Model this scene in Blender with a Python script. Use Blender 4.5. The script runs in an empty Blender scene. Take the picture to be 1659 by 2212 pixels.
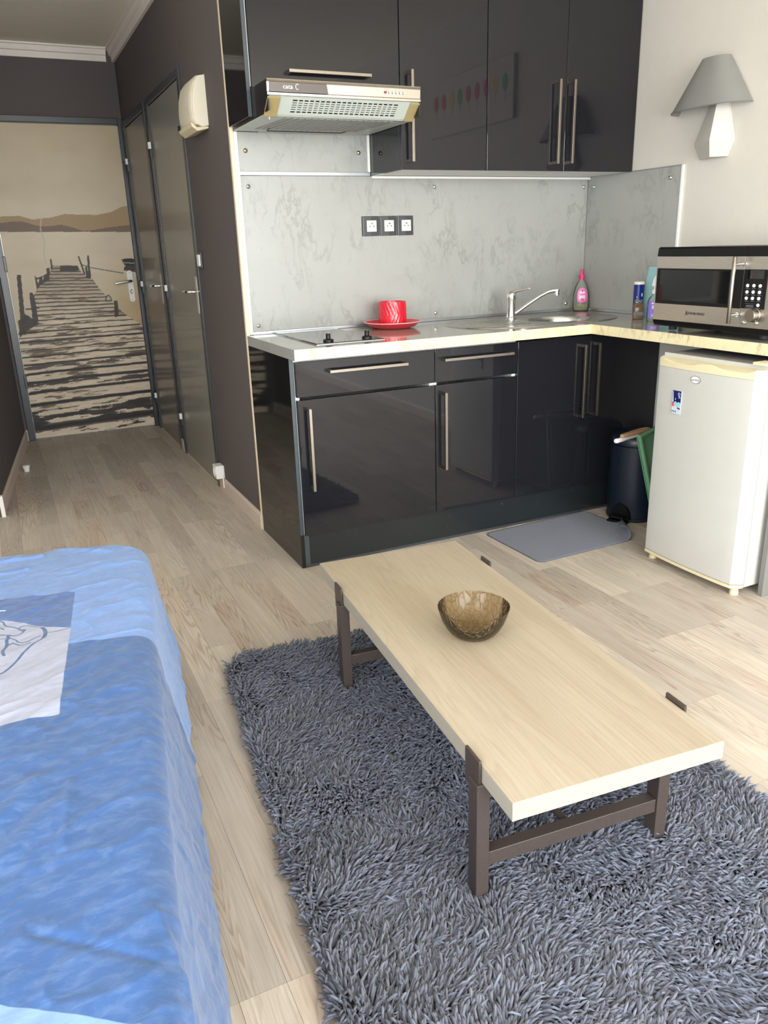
import bpy, bmesh, math, random
import numpy as np
from mathutils import Vector, Matrix

# ------------------------------------------------------------------ camera, light, exposure
SC = bpy.context.scene
COL = SC.collection
CAM = np.array([-0.94766852, -2.84203709, 1.24622256])
YAW, PITCH, ROLL, FPX = 0.43434977, 0.32769554, -0.03214816, 1697.17655
IW, IH = 1659, 2212


def cam_axes():
    f = np.array([math.sin(YAW) * math.cos(PITCH), math.cos(YAW) * math.cos(PITCH), -math.sin(PITCH)])
    rt = np.array([math.cos(YAW), -math.sin(YAW), 0.0])
    up = np.cross(rt, f)
    c, s = math.cos(ROLL), math.sin(ROLL)
    return c * rt + s * up, -s * rt + c * up, f


CR, CU, CF = cam_axes()


def at(px, py, axis, value):
    """the point of the photograph pixel (px, py) on the plane axis = value"""
    d = CR * (px - IW / 2) / FPX - CU * (py - IH / 2) / FPX + CF
    t = (value - CAM[axis]) / d[axis]
    return CAM + t * d


def to_px(P):
    d = np.asarray(P, float) - CAM
    z = d @ CF
    return np.stack([IW / 2 + FPX * (d @ CR) / z, IH / 2 - FPX * (d @ CU) / z], -1)


cd = bpy.data.cameras.new('camera')
cam = bpy.data.objects.new('camera', cd)
COL.objects.link(cam)
cd.sensor_fit = 'VERTICAL'
cd.sensor_height = 36.0
cd.lens = FPX / IH * 36.0
cd.clip_start = 0.02
cam.matrix_world = Matrix(((CR[0], CU[0], -CF[0], CAM[0]), (CR[1], CU[1], -CF[1], CAM[1]), (CR[2], CU[2], -CF[2], CAM[2]), (0, 0, 0, 1)))
SC.camera = cam

wd = bpy.data.worlds.new('sky')
SC.world = wd
wd.use_nodes = True
wn = wd.node_tree
bg = wn.nodes['Background']
sky = wn.nodes.new('ShaderNodeTexSky')
sky.sky_type = 'NISHITA'
sky.sun_disc = False
sky.sun_elevation = math.radians(40)
sky.sun_rotation = math.radians(200)
wn.links.new(sky.outputs['Color'], bg.inputs['Color'])
bg.inputs['Strength'].default_value = 0.25

WIN = (-1.25, 1.60, 0.1, 2.35)      # window opening in the wall behind the photographer: x0, x1, z0, z1
WALL_Y = -5.5


WIN2 = (-4.7, -2.3, 0.55, 2.3)    # window in the left wall, behind the photographer's shoulder: y0, y1, z0, z1
XL = -2.5


def daylight_side(name, power, color):
    ld = bpy.data.lights.new(name, 'AREA')
    ld.shape = 'RECTANGLE'
    ld.size = WIN2[3] - WIN2[2] - .16
    ld.size_y = WIN2[1] - WIN2[0] - .16
    ld.energy = power
    ld.color = color
    lo = bpy.data.objects.new(name, ld)
    COL.objects.link(lo)
    lo.location = (XL + .02, (WIN2[0] + WIN2[1]) / 2, (WIN2[2] + WIN2[3]) / 2)
    lo.rotation_euler = (0, math.radians(-90), 0)
    return lo


def daylight(name, x0, x1, power, color):
    ld = bpy.data.lights.new(name, 'AREA')
    ld.shape = 'RECTANGLE'
    ld.size = x1 - x0
    ld.size_y = WIN[3] - WIN[2]
    ld.energy = power
    ld.color = color
    lo = bpy.data.objects.new(name, ld)
    COL.objects.link(lo)
    lo.location = ((x0 + x1) / 2, WALL_Y + 0.02, (WIN[2] + WIN[3]) / 2)
    lo.rotation_euler = (math.radians(90), 0, 0)
    return lo


XM = (WIN[0] + WIN[1]) / 2
daylight('daylight_window', WIN[0] + .08, XM - .05, 62, (0.875, 0.945, 1.0))
daylight('daylight_window', XM + .05, WIN[1] - .08, 62, (0.875, 0.945, 1.0))

daylight_side('daylight_side_window', 66, (0.875, 0.945, 1.0))

SC.view_settings.view_transform = 'Standard'
SC.view_settings.look = 'None'
SC.view_settings.gamma = 1.0
SC.view_settings.exposure = 1.06
SC.view_settings.use_curve_mapping = False
SC.cycles.use_denoising = True
SC.cycles.max_bounces = 12
SC.cycles.diffuse_bounces = 7
SC.cycles.transparent_max_bounces = 16
SC.cycles.caustics_reflective = False
SC.cycles.caustics_refractive = False
random.seed(4)
RNG = np.random.default_rng(7)

# ------------------------------------------------------------------ helpers


def L1(c):
    c = c / 255.0
    return c / 12.92 if c <= 0.04045 else ((c + 0.055) / 1.055) ** 2.4


def lin(r, g, b):
    return (L1(r), L1(g), L1(b), 1.0)


MATS = {}


class NT:
    """a small wrapper to write node graphs in few lines"""

    def __init__(s, name):
        s.m = bpy.data.materials.new(name)
        s.m.use_nodes = True
        s.t = s.m.node_tree
        s.b = s.t.nodes['Principled BSDF']
        MATS[name] = s.m

    def n(s, kind, **kw):
        nd = s.t.nodes.new('ShaderNode' + kind)
        for k, v in kw.items():
            setattr(nd, k, v)
        return nd

    def l(s, a, b):
        s.t.links.new(a, b)

    def set(s, sock, v):
        if hasattr(v, 'default_value') or isinstance(v, bpy.types.NodeSocket):
            s.l(v, sock)
        else:
            sock.default_value = v

    def math(s, op, a, b=0.0, c=0.0, clamp=False):
        nd = s.n('Math', operation=op, use_clamp=clamp)
        s.set(nd.inputs[0], a)
        s.set(nd.inputs[1], b)
        s.set(nd.inputs[2], c)
        return nd.outputs[0]

    def mix(s, f, a, b, blend='MIX'):
        nd = s.n('Mix', data_type='RGBA', blend_type=blend)
        s.set(nd.inputs[0], f)
        s.set(nd.inputs[6], a)
        s.set(nd.inputs[7], b)
        return nd.outputs[2]

    def ramp(s, f, stops, interp='LINEAR'):
        nd = s.n('ValToRGB')
        nd.color_ramp.interpolation = interp
        e = nd.color_ramp.elements
        while len(e) < len(stops):
            e.new(0.5)
        for k, (p, c) in enumerate(stops):
            e[k].position = p
            e[k].color = c if not isinstance(c, (int, float)) else (c, c, c, 1)
        s.l(f, nd.inputs[0])
        return nd.outputs[0]

    def coord(s, kind='Object', scale=(1, 1, 1), rot=(0, 0, 0), loc=(0, 0, 0)):
        tc = s.n('TexCoord')
        mp = s.n('Mapping')
        mp.inputs['Scale'].default_value = scale
        mp.inputs['Rotation'].default_value = rot
        mp.inputs['Location'].default_value = loc
        s.l(tc.outputs[kind], mp.inputs[0])
        return mp.outputs[0]

    def noise(s, v, scale=5, detail=3, rough=0.55, dist=0.0):
        nd = s.n('TexNoise')
        s.l(v, nd.inputs['Vector'])
        nd.inputs['Scale'].default_value = scale
        nd.inputs['Detail'].default_value = detail
        nd.inputs['Roughness'].default_value = rough
        nd.inputs['Distortion'].default_value = dist
        return nd.outputs['Fac']

    def bump(s, h, strength=0.2, dist=0.01):
        nd = s.n('Bump')
        nd.inputs['Strength'].default_value = strength
        nd.inputs['Distance'].default_value = dist
        s.l(h, nd.inputs['Height'])
        s.l(nd.outputs[0], s.b.inputs['Normal'])
        return nd.outputs[0]

    def p(s, **kw):
        names = {'color': 'Base Color', 'rough': 'Roughness', 'metal': 'Metallic', 'coat': 'Coat Weight', 'coat_rough': 'Coat Roughness',
                 'spec': 'Specular IOR Level', 'sheen': 'Sheen Weight', 'sss': 'Subsurface Weight', 'ior': 'IOR', 'alpha': 'Alpha',
                 'emit': 'Emission Color', 'emit_s': 'Emission Strength', 'trans': 'Transmission Weight'}
        for k, v in kw.items():
            s.set(s.b.inputs[names[k]], v)
        return s


def plain(name, rgb, rough=0.5, **kw):
    m = NT(name)
    m.p(color=lin(*rgb), rough=rough, **kw)
    # slight tone variation so nothing is a dead flat colour
    v = m.coord()
    f = m.noise(v, 18, 3)
    c = lin(*rgb)
    d = tuple(x * 0.93 for x in c[:3]) + (1,)
    m.p(color=m.mix(f, d, c))
    return m.m


class MB:
    """collects shapes, built as ONE mesh object"""

    def __init__(s):
        s.v, s.f = [], []

    def add(s, vs, fs):
        o = len(s.v)
        s.v += [tuple(map(float, p)) for p in vs]
        s.f += [[i + o for i in q] for q in fs]
        return s

    def box(s, x0, x1, y0, y1, z0, z1):
        vs = [(x, y, z) for z in (z0, z1) for y in (y0, y1) for x in (x0, x1)]
        return s.add(vs, [(0, 2, 3, 1), (4, 5, 7, 6), (0, 1, 5, 4), (2, 6, 7, 3), (0, 4, 6, 2), (1, 3, 7, 5)])

    def prism(s, poly, axis, a, b):
        """polygon (2D points in the other two axes, cyclic order) extruded along axis from a to b"""
        n = len(poly)

        def P(q, t):
            if axis == 0:
                return (t, q[0], q[1])
            if axis == 1:
                return (q[0], t, q[1])
            return (q[0], q[1], t)
        vs = [P(q, a) for q in poly] + [P(q, b) for q in poly]
        fs = [list(range(n))[::-1], list(range(n, 2 * n))] + [(i, (i + 1) % n, n + (i + 1) % n, n + i) for i in range(n)]
        return s.add(vs, fs)

    def loft(s, rings, cap=True, closed=True):
        n = len(rings[0])
        vs = [p for r in rings for p in r]
        fs = []
        for k in range(len(rings) - 1):
            for i in range(n if closed else n - 1):
                j = (i + 1) % n
                fs.append((k * n + i, k * n + j, (k + 1) * n + j, (k + 1) * n + i))
        if cap:
            fs.append(list(range(n))[::-1])
            fs.append([(len(rings) - 1) * n + i for i in range(n)])
        return s.add(vs, fs)

    def lathe(s, prof, c=(0, 0, 0), n=32, axis=2, sx=1, sy=1, cap=True):
        rings = []
        for r, h in prof:
            ring = []
            for i in range(n):
                a = 2 * math.pi * i / n
                u, w = r * math.cos(a) * sx, r * math.sin(a) * sy
                ring.append((c[0] + u, c[1] + w, c[2] + h) if axis == 2 else (c[0] + h, c[1] + u, c[2] + w) if axis == 0 else (c[0] + u, c[1] + h, c[2] + w))
            rings.append(ring)
        return s.loft(rings, cap)

    def tube(s, path, r, n=10, cap=True):
        path = [Vector(p) for p in path]
        rs = r if isinstance(r, (list, tuple)) else [r] * len(path)
        rings = []
        t0 = (path[1] - path[0]).normalized()
        up = Vector((0, 0, 1)) if abs(t0.z) < 0.9 else Vector((1, 0, 0))
        a = t0.cross(up).normalized()
        for k, p in enumerate(path):
            t = (path[min(k + 1, len(path) - 1)] - path[max(k - 1, 0)]).normalized()
            a = (a - t * a.dot(t)).normalized()
            b = t.cross(a)
            rings.append([p + (a * math.cos(2 * math.pi * i / n) + b * math.sin(2 * math.pi * i / n)) * rs[k] for i in range(n)])
        return s.loft(rings, cap)

    def build(s, name, mat, parent=None, bevel=0.0, smooth=0, seg=2):
        me = bpy.data.meshes.new(name)
        me.from_pydata(s.v, [], s.f)
        bm = bmesh.new()
        bm.from_mesh(me)
        bmesh.ops.recalc_face_normals(bm, faces=bm.faces)
        if bevel > 0:
            es = [e for e in bm.edges if len(e.link_faces) == 2 and e.calc_face_angle(0) > 0.45]
            bmesh.ops.bevel(bm, geom=es, offset=bevel, segments=seg, profile=0.5, affect='EDGES', clamp_overlap=True)
        bm.to_mesh(me)
        bm.free()
        if smooth:
            me.shade_smooth()
            me.set_sharp_from_angle(angle=math.radians(smooth))
        me.materials.append(MATS[mat] if isinstance(mat, str) else mat)
        return link(name, me, parent)


def link(name, me, parent=None):
    o = bpy.data.objects.new(name, me)
    COL.objects.link(o)
    if parent is not None:
        o.parent = parent
        o.matrix_parent_inverse = world(parent).inverted()
    return o


def world(o):
    m = o.matrix_basis.copy()
    while o.parent is not None:
        m = o.parent.matrix_basis @ o.matrix_parent_inverse @ m
        o = o.parent
    return m


def tag(o, label, cat=None, group=None, kind=None):
    o['label'] = label
    if cat:
        o['category'] = cat
    if group:
        o['group'] = group
    if kind:
        o['kind'] = kind
    return o


def thing(name, label, cat, loc, group=None, kind=None):
    o = bpy.data.objects.new(name, None)
    o.empty_display_size = 0.1
    COL.objects.link(o)
    o.location = loc
    return tag(o, label, cat, group, kind)


def box(name, mat, b, parent=None, bevel=0.0):
    return MB().box(*b).build(name, mat, parent, bevel)


def text(name, body, size, mat, M4, parent, extrude=0.0004, sx=1.0, space=1.0):
    cu = bpy.data.curves.new(name, 'FONT')
    cu.body = body
    cu.size = size
    cu.extrude = extrude
    cu.align_x = 'CENTER'
    cu.align_y = 'CENTER'
    cu.space_character = space
    cu.resolution_u = 3
    tmp = bpy.data.objects.new(name, cu)
    me = bpy.data.meshes.new_from_object(tmp)
    bpy.data.objects.remove(tmp)
    bpy.data.curves.remove(cu)
    me.transform(M4 @ Matrix.Scale(sx, 4, (1, 0, 0)))
    me.materials.clear()
    me.materials.append(MATS[mat])
    return link(name, me, parent)


def frame(o, x, y):
    """matrix with local x and y along the given directions, at o"""
    x = Vector(x).normalized()
    y = Vector(y).normalized()
    z = x.cross(y)
    return Matrix(((x[0], y[0], z[0], o[0]), (x[1], y[1], z[1], o[1]), (x[2], y[2], z[2], o[2]), (0, 0, 0, 1)))


def vnoise(x, y, seed=0, octaves=3):
    """smooth value noise on arrays, about -1..1"""
    out = np.zeros_like(x, dtype=float)
    amp = 1.0
    tot = 0
    for k in range(octaves):
        rs = np.random.default_rng(seed * 31 + k)
        T = rs.random((256, 256)) * 2 - 1
        xi, yi = np.floor(x).astype(int), np.floor(y).astype(int)
        fx, fy = x - xi, y - yi
        fx = fx * fx * (3 - 2 * fx)
        fy = fy * fy * (3 - 2 * fy)
        a = T[xi & 255, yi & 255]
        b = T[(xi + 1) & 255, yi & 255]
        c = T[xi & 255, (yi + 1) & 255]
        d = T[(xi + 1) & 255, (yi + 1) & 255]
        out += amp * ((a * (1 - fx) + b * fx) * (1 - fy) + (c * (1 - fx) + d * fx) * fy)
        tot += amp
        amp *= 0.5
        x = x * 2.03 + 17.1
        y = y * 2.03 + 5.7
    return out / tot


def polydist(X, Y, pts):
    """distance of arrays X, Y to a polyline"""
    D = np.full(X.shape, 9.0)
    for (x0, y0), (x1, y1) in zip(pts[:-1], pts[1:]):
        dx, dy = x1 - x0, y1 - y0
        L = dx * dx + dy * dy + 1e-12
        t = np.clip(((X - x0) * dx + (Y - y0) * dy) / L, 0, 1)
        D = np.minimum(D, np.hypot(X - x0 - t * dx, Y - y0 - t * dy))
    return D


# ------------------------------------------------------------------ materials
plain('wall_grey', (96, 89, 88), 0.85, spec=0.2)
plain('wall_room', (247, 245, 241), 0.9, spec=0.2)
plain('wall_white', (208, 203, 194), 0.9, spec=0.2)
plain('ceiling_white', (244, 236, 220), 0.95, spec=0.1)
plain('cornice', (232, 224, 214), 0.7)
plain('baseboard', (206, 190, 176), 0.55)
plain('trim_beige', (226, 208, 180), 0.5)
plain('white_plastic', (240, 238, 232), 0.35)
plain('frame_dark', (58, 60, 64), 0.32)
plain('wall_hood', (235, 233, 226), 0.6)
plain('black_plastic', (9, 9, 10), 0.38, spec=0.3)
plain('ink_brown', (70, 52, 30), 0.5)
plain('rubber', (30, 30, 32), 0.7)
plain('cream_plastic', (222, 210, 174), 0.4)
plain('gold_plastic', (160, 143, 98), 0.45)
plain('white_enamel', (196, 193, 187), 0.28, coat=0.3)
plain('grey_edge', (60, 67, 72), 0.4)
plain('red_glaze', (206, 16, 44), 0.28, coat=0.4)
plain('red_plate', (214, 40, 56), 0.25, coat=0.5)
plain('pink_rim', (250, 196, 196), 0.3)
plain('pink_plastic', (226, 36, 126), 0.35)
plain('pink_label', (240, 120, 190), 0.4)
plain('pale_pink', (252, 222, 236), 0.4)
plain('blue_label', (12, 34, 122), 0.35)
plain('purple_label', (128, 108, 204), 0.4)
plain('teal_board', (150, 196, 200), 0.35)
plain('ink_dark', (38, 34, 52), 0.5)
plain('ink_white', (238, 240, 244), 0.5)
plain('ink_grey', (120, 122, 126), 0.5)
plain('spice_brown', (110, 82, 60), 0.3, coat=0.5)
plain('bin_navy', (17, 26, 40), 0.38)
plain('green_plastic', (104, 150, 112), 0.45)
plain('wood_brush', (176, 136, 100), 0.6)
plain('lamp_shade', (132, 131, 127), 0.85)
plain('lamp_hem', (112, 111, 108), 0.85)
plain('plaster', (206, 201, 193), 0.75)
plain('panel_grey', (124, 122, 118), 0.6)
plain('filter_grey', (150, 150, 145), 0.5)
plain('magnet_blue', (16, 28, 88), 0.4)
plain('magnet_pale', (196, 204, 214), 0.4)
plain('magnet_red', (200, 92, 92), 0.4)
plain('mattress', (225, 225, 228), 0.9)
plain('bed_base', (70, 66, 64), 0.8)
plain('canvas', (206, 200, 190), 0.8)
plain('pop_red', (200, 40, 40), 0.5)
plain('pop_green', (60, 160, 70), 0.5)
plain('pop_yellow', (220, 170, 40), 0.5)
plain('pop_stick', (210, 180, 140), 0.6)
plain('felt_edge', (92, 90, 92), 0.9)

m = NT('door_satin')
v = m.coord(scale=(1, 14, 0.35))
m.p(color=m.mix(m.noise(v, 6, 4), lin(112, 106, 100), lin(126, 120, 112)), rough=0.3, coat=0.15)
m = NT('door_satin_pale')
v = m.coord(scale=(1, 14, 0.35))
m.p(color=m.mix(m.noise(v, 6, 4), lin(124, 122, 114), lin(140, 138, 130)), rough=0.3, coat=0.15)

m = NT('gloss_anthracite')
f = m.noise(m.coord(), 2.5, 4)
m.p(color=m.mix(f, lin(26, 26, 30), lin(29, 29, 33)), rough=0.03, spec=0.5)
m = NT('gloss_black')
m.p(color=lin(22, 22, 21), rough=0.05, spec=0.5)
m = NT('plinth_gloss')
f = m.noise(m.coord(), 40, 5)
m.p(color=m.mix(m.ramp(f, [(0.66, 0.0), (0.8, 1.0)]), lin(32, 36, 37), lin(84, 88, 88)), rough=0.16)
m = NT('carcass_white')
m.p(color=lin(232, 232, 228), rough=0.45)

m = NT('brushed_steel')
f = m.noise(m.coord(scale=(1, 3, 60)), 12, 3)
m.p(color=m.mix(f, lin(176, 170, 162), lin(202, 196, 188)), metal=1.0, rough=0.34)
m = NT('handle_steel')
m.p(color=lin(150, 141, 130), metal=1.0, rough=0.36)
plain('plate_alu', (206, 200, 190), 0.35, metal=0.2)
m = NT('chrome')
m.p(color=lin(226, 226, 226), metal=1.0, rough=0.09)
m = NT('brass')
m.p(color=lin(216, 196, 150), metal=1.0, rough=0.2)
m = NT('alu')
m.p(color=lin(176, 178, 182), metal=0.85, rough=0.35)
m = NT('sink_steel')
f = m.noise(m.coord(scale=(4, 60, 1)), 6, 3)
m.p(color=m.mix(f, lin(178, 176, 170), lin(200, 198, 192)), metal=1.0, rough=0.26)
m = NT('hood_steel')
f = m.noise(m.coord(scale=(1, 1, 50)), 10, 3)
m.p(color=m.mix(f, lin(188, 180, 170), lin(206, 198, 188)), metal=1.0, rough=0.22)
m = NT('hood_paint')
m.p(color=lin(182, 188, 180), rough=0.4)
m = NT('hood_dark')
m.p(color=lin(44, 42, 42), rough=0.25, metal=0.3)
m = NT('hood_reflection')  # tone of the dark reflection painted onto the steel hood front
m.p(color=lin(98, 92, 90), rough=0.3, metal=0.5)
m = NT('hob_glass')
m.p(color=lin(14, 14, 15), rough=0.04, spec=0.7, coat=0.6, coat_rough=0.03)
m = NT('window_black')
m.p(color=lin(16, 17, 18), rough=0.06, spec=0.5)
m = NT('frame_brown')
f = m.noise(m.coord(), 180, 2)
m.p(color=m.mix(f, lin(70, 60, 56), lin(86, 75, 70)), rough=0.42, metal=0.35)


def marble(name, base, base2, vein, scale, rough, coat, amount, rot=(0.0, 0.62, 0.0)):
    m = NT(name)
    v = m.coord(scale=(1, 1, 1), rot=(0.3, 0.6, 0.45))
    n1 = m.noise(v, scale, 6, 0.6, 0.6)
    v2 = m.coord(scale=(1.0, 1.0, 0.42), rot=rot)
    n2 = m.noise(v2, scale * 3.4, 7, 0.62, 0.35)
    line = m.math('ABSOLUTE', m.math('SUBTRACT', n2, 0.5))
    vein_f = m.ramp(line, [(0.0, 1.0), (0.014, 0.55), (0.05, 0.0)])
    mask = m.ramp(m.noise(v, scale * 1.3, 3), [(0.42, 0.0), (0.62, 1.0)])
    k = m.math('MULTIPLY', m.math('MULTIPLY', vein_f, mask), amount)
    sp = m.ramp(m.noise(v2, scale * 16, 4, 0.7), [(0.62, 0.0), (0.74, 1.0)])
    k = m.math('MAXIMUM', k, m.math('MULTIPLY', sp, amount * 0.45))
    m.p(color=m.mix(k, m.mix(n1, base, base2), vein), rough=rough, coat=coat, coat_rough=0.06)
    return m


marble('marble_splash', lin(150, 150, 146), lin(163, 163, 159), lin(112, 113, 106), 3.6, 0.3, 0.2, 0.5)
marble('marble_side', lin(150, 150, 146), lin(163, 163, 159), lin(112, 113, 106), 3.6, 0.3, 0.2, 0.5, (0.62, 0.0, 0.0))
marble('marble_top', lin(160, 156, 147), lin(174, 170, 161), lin(118, 113, 102), 5.0, 0.10, 0.4, 0.5)
marble('marble_edge', lin(222, 208, 166), lin(230, 218, 180), lin(150, 136, 100), 7.0, 0.3, 0.2, 0.7)


def grain(m, v, rings, base, dark, red, amount):
    n1 = m.noise(v, 3.1, 1.5, 0.5, 0.35)
    r = m.math('FRACT', m.math('MULTIPLY', n1, rings))
    line = m.ramp(r, [(0.0, 0.0), (0.55, 0.15), (0.84, 1.0), (1.0, 0.0)])
    return n1, line


# floor planks: cathedral grain from the contours of a stretched noise, shifted per plank
m = NT('floor_plank')
oi = m.n('ObjectInfo')
tc = m.n('TexCoord')
rnd = oi.outputs['Random']
comb = m.n('CombineXYZ')
m.l(m.math('MULTIPLY', rnd, 37.0), comb.inputs[0])
m.l(m.math('MULTIPLY', rnd, 91.0), comb.inputs[1])
m.l(m.math('MULTIPLY', rnd, 13.0), comb.inputs[2])


def sh(scale):
    vm = m.n('VectorMath', operation='MULTIPLY')
    m.l(tc.outputs['Object'], vm.inputs[0])
    vm.inputs[1].default_value = scale
    va = m.n('VectorMath', operation='ADD')
    m.l(vm.outputs[0], va.inputs[0])
    m.l(comb.outputs[0], va.inputs[1])
    return va.outputs[0]


n1 = m.noise(sh((11.5, 0.95, 1)), 1.25, 2.5, 0.45, 0.45)
ring = m.math('FRACT', m.math('MULTIPLY', n1, 21.0))
line = m.ramp(ring, [(0.0, 0.15), (0.45, 0.0), (0.8, 0.9), (0.93, 1.0), (1.0, 0.15)])
patch = m.ramp(m.noise(sh((7.0, 1.6, 1)), 1.0, 2, 0.5, 0.2), [(0.40, 0.0), (0.62, 1.0)])
fine = m.ramp(m.noise(sh((150, 3.2, 1)), 1.0, 3, 0.6), [(0.35, 0.0), (0.7, 1.0)])
cloud = m.noise(sh((12, 2.6, 1)), 1.0, 3, 0.6, 0.4)
redm = m.ramp(m.noise(sh((16, 0.9, 1)), 1.0, 2, 0.5), [(0.55, 0.0), (0.75, 1.0)])
tone = m.mix(cloud, lin(180, 169, 156), lin(222, 212, 199))
tone = m.mix(m.math('MULTIPLY', fine, 0.36), tone, lin(156, 140, 124))
tone = m.mix(m.math('MULTIPLY', redm, 0.36), tone, lin(186, 152, 128))
tone = m.mix(m.math('MULTIPLY', m.math('MULTIPLY', line, patch), 0.50), tone, lin(138, 118, 102))
vt = m.ramp(rnd, [(0.0, (0.80, 0.79, 0.79, 1)), (0.5, (0.95, 0.95, 0.95, 1)), (1.0, (1.06, 1.05, 1.03, 1))])
tone = m.mix(1.0, tone, vt, 'MULTIPLY')
m.p(color=tone, rough=0.5, spec=0.3)
m.bump(m.math('ADD', m.math('MULTIPLY', line, 0.5), fine), 0.10, 0.002)

# pale oak laminate of the coffee table
m = NT('table_oak')
v = m.coord('Object', (22, 1.3, 22))
n1 = m.noise(v, 0.55, 3, 0.5, 0.6)
ring = m.math('FRACT', m.math('MULTIPLY', n1, 15.0))
line = m.ramp(ring, [(0.0, 0.0), (0.6, 0.25), (0.88, 1.0), (1.0, 0.0)])
fine = m.noise(m.coord('Object', (260, 5, 260)), 1.0, 3, 0.6)
band = m.noise(m.coord('Object', (9, 0.5, 9)), 1.0, 3, 0.55, 0.3)
tone = m.mix(m.ramp(band, [(0.3, 0.0), (0.7, 1.0)]), lin(163, 149, 128), lin(181, 168, 148))
tone = m.mix(m.math('MULTIPLY', line, 0.22), tone, lin(142, 124, 102))
tone = m.mix(m.math('MULTIPLY', m.ramp(fine, [(0.4, 0.0), (0.7, 1.0)]), 0.30), tone, lin(146, 129, 108))
m.p(color=tone, rough=0.4, spec=0.4)
m = NT('table_edge')
fine = m.noise(m.coord('Object', (3, 3, 130)), 1.6, 3, 0.6)
m.p(color=m.mix(fine, lin(152, 143, 126), lin(170, 162, 146)), rough=0.45)

# shag pile: colour stored per strand
m = NT('shag_pile')
a = m.n('Attribute', attribute_name='tone')
m.p(color=a.outputs['Color'], rough=0.75, sheen=0.25, spec=0.15)
m = NT('rug_backing')
m.p(color=lin(34, 35, 40), rough=0.95)

m = NT('felt_grey')
f = m.noise(m.coord(), 420, 3, 0.7)
f2 = m.noise(m.coord(), 60, 3)
m.p(color=m.mix(m.math('ADD', m.math('MULTIPLY', f, 0.8), m.math('MULTIPLY', f2, 0.2)), lin(78, 82, 96), lin(140, 144, 158)), rough=0.95, spec=0.1, sheen=0.2)
m.bump(f, 0.5, 0.003)

# printed bed cover: the print is written in cloth metres (uv) with crisp thresholds
m = NT('bed_print')
uv = m.n('Attribute', attribute_name='cloth')
sx = m.n('SeparateXYZ')
m.l(uv.outputs['Vector'], sx.inputs[0])
ca, cb = sx.outputs[0], sx.outputs[1]
ink = m.n('Attribute', attribute_name='ink').outputs['Fac']
wave = m.n('Attribute', attribute_name='wave').outputs['Fac']
SQ = (0.172, 0.325, 0.893, 0.609)   # square: a0, b0, b1, colour boundary b (overwritten below by the builder values)
in_sq = m.n('Attribute', attribute_name='square').outputs['Fac']
in_far = m.n('Attribute', attribute_name='far').outputs['Fac']
in_near = m.n('Attribute', attribute_name='near').outputs['Fac']


def step(x, w=0.0008):
    return m.math('ADD', m.math('DIVIDE', x, w * 2), 0.5, clamp=True)


vw = m.coord('Object')
cloud = m.noise(vw, 9, 4, 0.6)
weave = m.noise(m.coord('Object', (1, 2.2, 1), (0, 0, 0.3)), 26, 6, 0.65, 0.6)
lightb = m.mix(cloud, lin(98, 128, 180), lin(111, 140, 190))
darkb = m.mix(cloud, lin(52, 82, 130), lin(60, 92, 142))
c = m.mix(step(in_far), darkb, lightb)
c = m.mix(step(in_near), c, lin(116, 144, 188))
sqc = m.mix(step(wave), lin(152, 155, 172), lin(70, 94, 142))
sqc = m.mix(step(ink, 0.0006), sqc, lin(66, 86, 128))
white = m.n('Attribute', attribute_name='chalk').outputs['Fac']
sqc = m.mix(step(white, 0.0006), sqc, lin(236, 240, 246))
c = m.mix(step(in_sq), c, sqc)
c = m.mix(m.math('MULTIPLY', m.ramp(weave, [(0.45, 0.0), (0.75, 1.0)]), 0.10), c, lin(190, 210, 240))
m.p(color=c, rough=0.85, spec=0.15, sheen=0.2)
h = m.math('ADD', m.math('MULTIPLY', m.noise(m.coord('Object', (4, 8, 4), (0, 0, 0.25)), 2.6, 8, 0.6, 1.6), 1.0), m.math('MULTIPLY', m.noise(vw, 900, 2), 0.05))
m.bump(h, 0.2, 0.010)

# the printed film on the entrance door: colours stored per vertex
m = NT('mural_print')
a = m.n('Attribute', attribute_name='print')
m.p(color=a.outputs['Color'], rough=0.5, spec=0.3)


def thin_glass(name, tint, rough=0.03, bump=None, ior=1.5, diff=None, dfac=0.0):
    m = NT(name)
    out = m.t.nodes['Material Output']
    tr = m.n('BsdfTransparent')
    tr.inputs[0].default_value = tint
    gl = m.n('BsdfGlossy')
    gl.inputs['Roughness'].default_value = rough
    fr = m.n('Fresnel')
    fr.inputs[0].default_value = ior
    mx = m.n('MixShader')
    m.l(fr.outputs[0], mx.inputs[0])
    base = tr.outputs[0]
    if diff:
        df = m.n('BsdfDiffuse')
        df.inputs[0].default_value = diff
        m2 = m.n('MixShader')
        m2.inputs[0].default_value = dfac
        m.l(base, m2.inputs[1])
        m.l(df.outputs[0], m2.inputs[2])
        base = m2.outputs[0]
    m.l(base, mx.inputs[1])
    m.l(gl.outputs[0], mx.inputs[2])
    m.l(mx.outputs[0], out.inputs['Surface'])
    if bump:
        v = m.coord('Object', bump)
        vo = m.n('TexVoronoi', feature='DISTANCE_TO_EDGE')
        m.l(v, vo.inputs['Vector'])
        vo.inputs['Scale'].default_value = 1.0
        hh = m.ramp(vo.outputs['Distance'], [(0.0, 0.0), (0.16, 0.9), (0.5, 1.0)])
        bp = m.n('Bump')
        bp.inputs['Strength'].default_value = 0.22
        bp.inputs['Distance'].default_value = 0.002
        m.l(hh, bp.inputs['Height'])
        m.l(bp.outputs[0], gl.inputs['Normal'])
        dark = m.mix(m.ramp(vo.outputs['Distance'], [(0.0, 1.0), (0.07, 0.0)]), tint, tuple(x * 0.72 for x in tint[:3]) + (1,))
        m.l(dark, tr.inputs[0])
    return m


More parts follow.
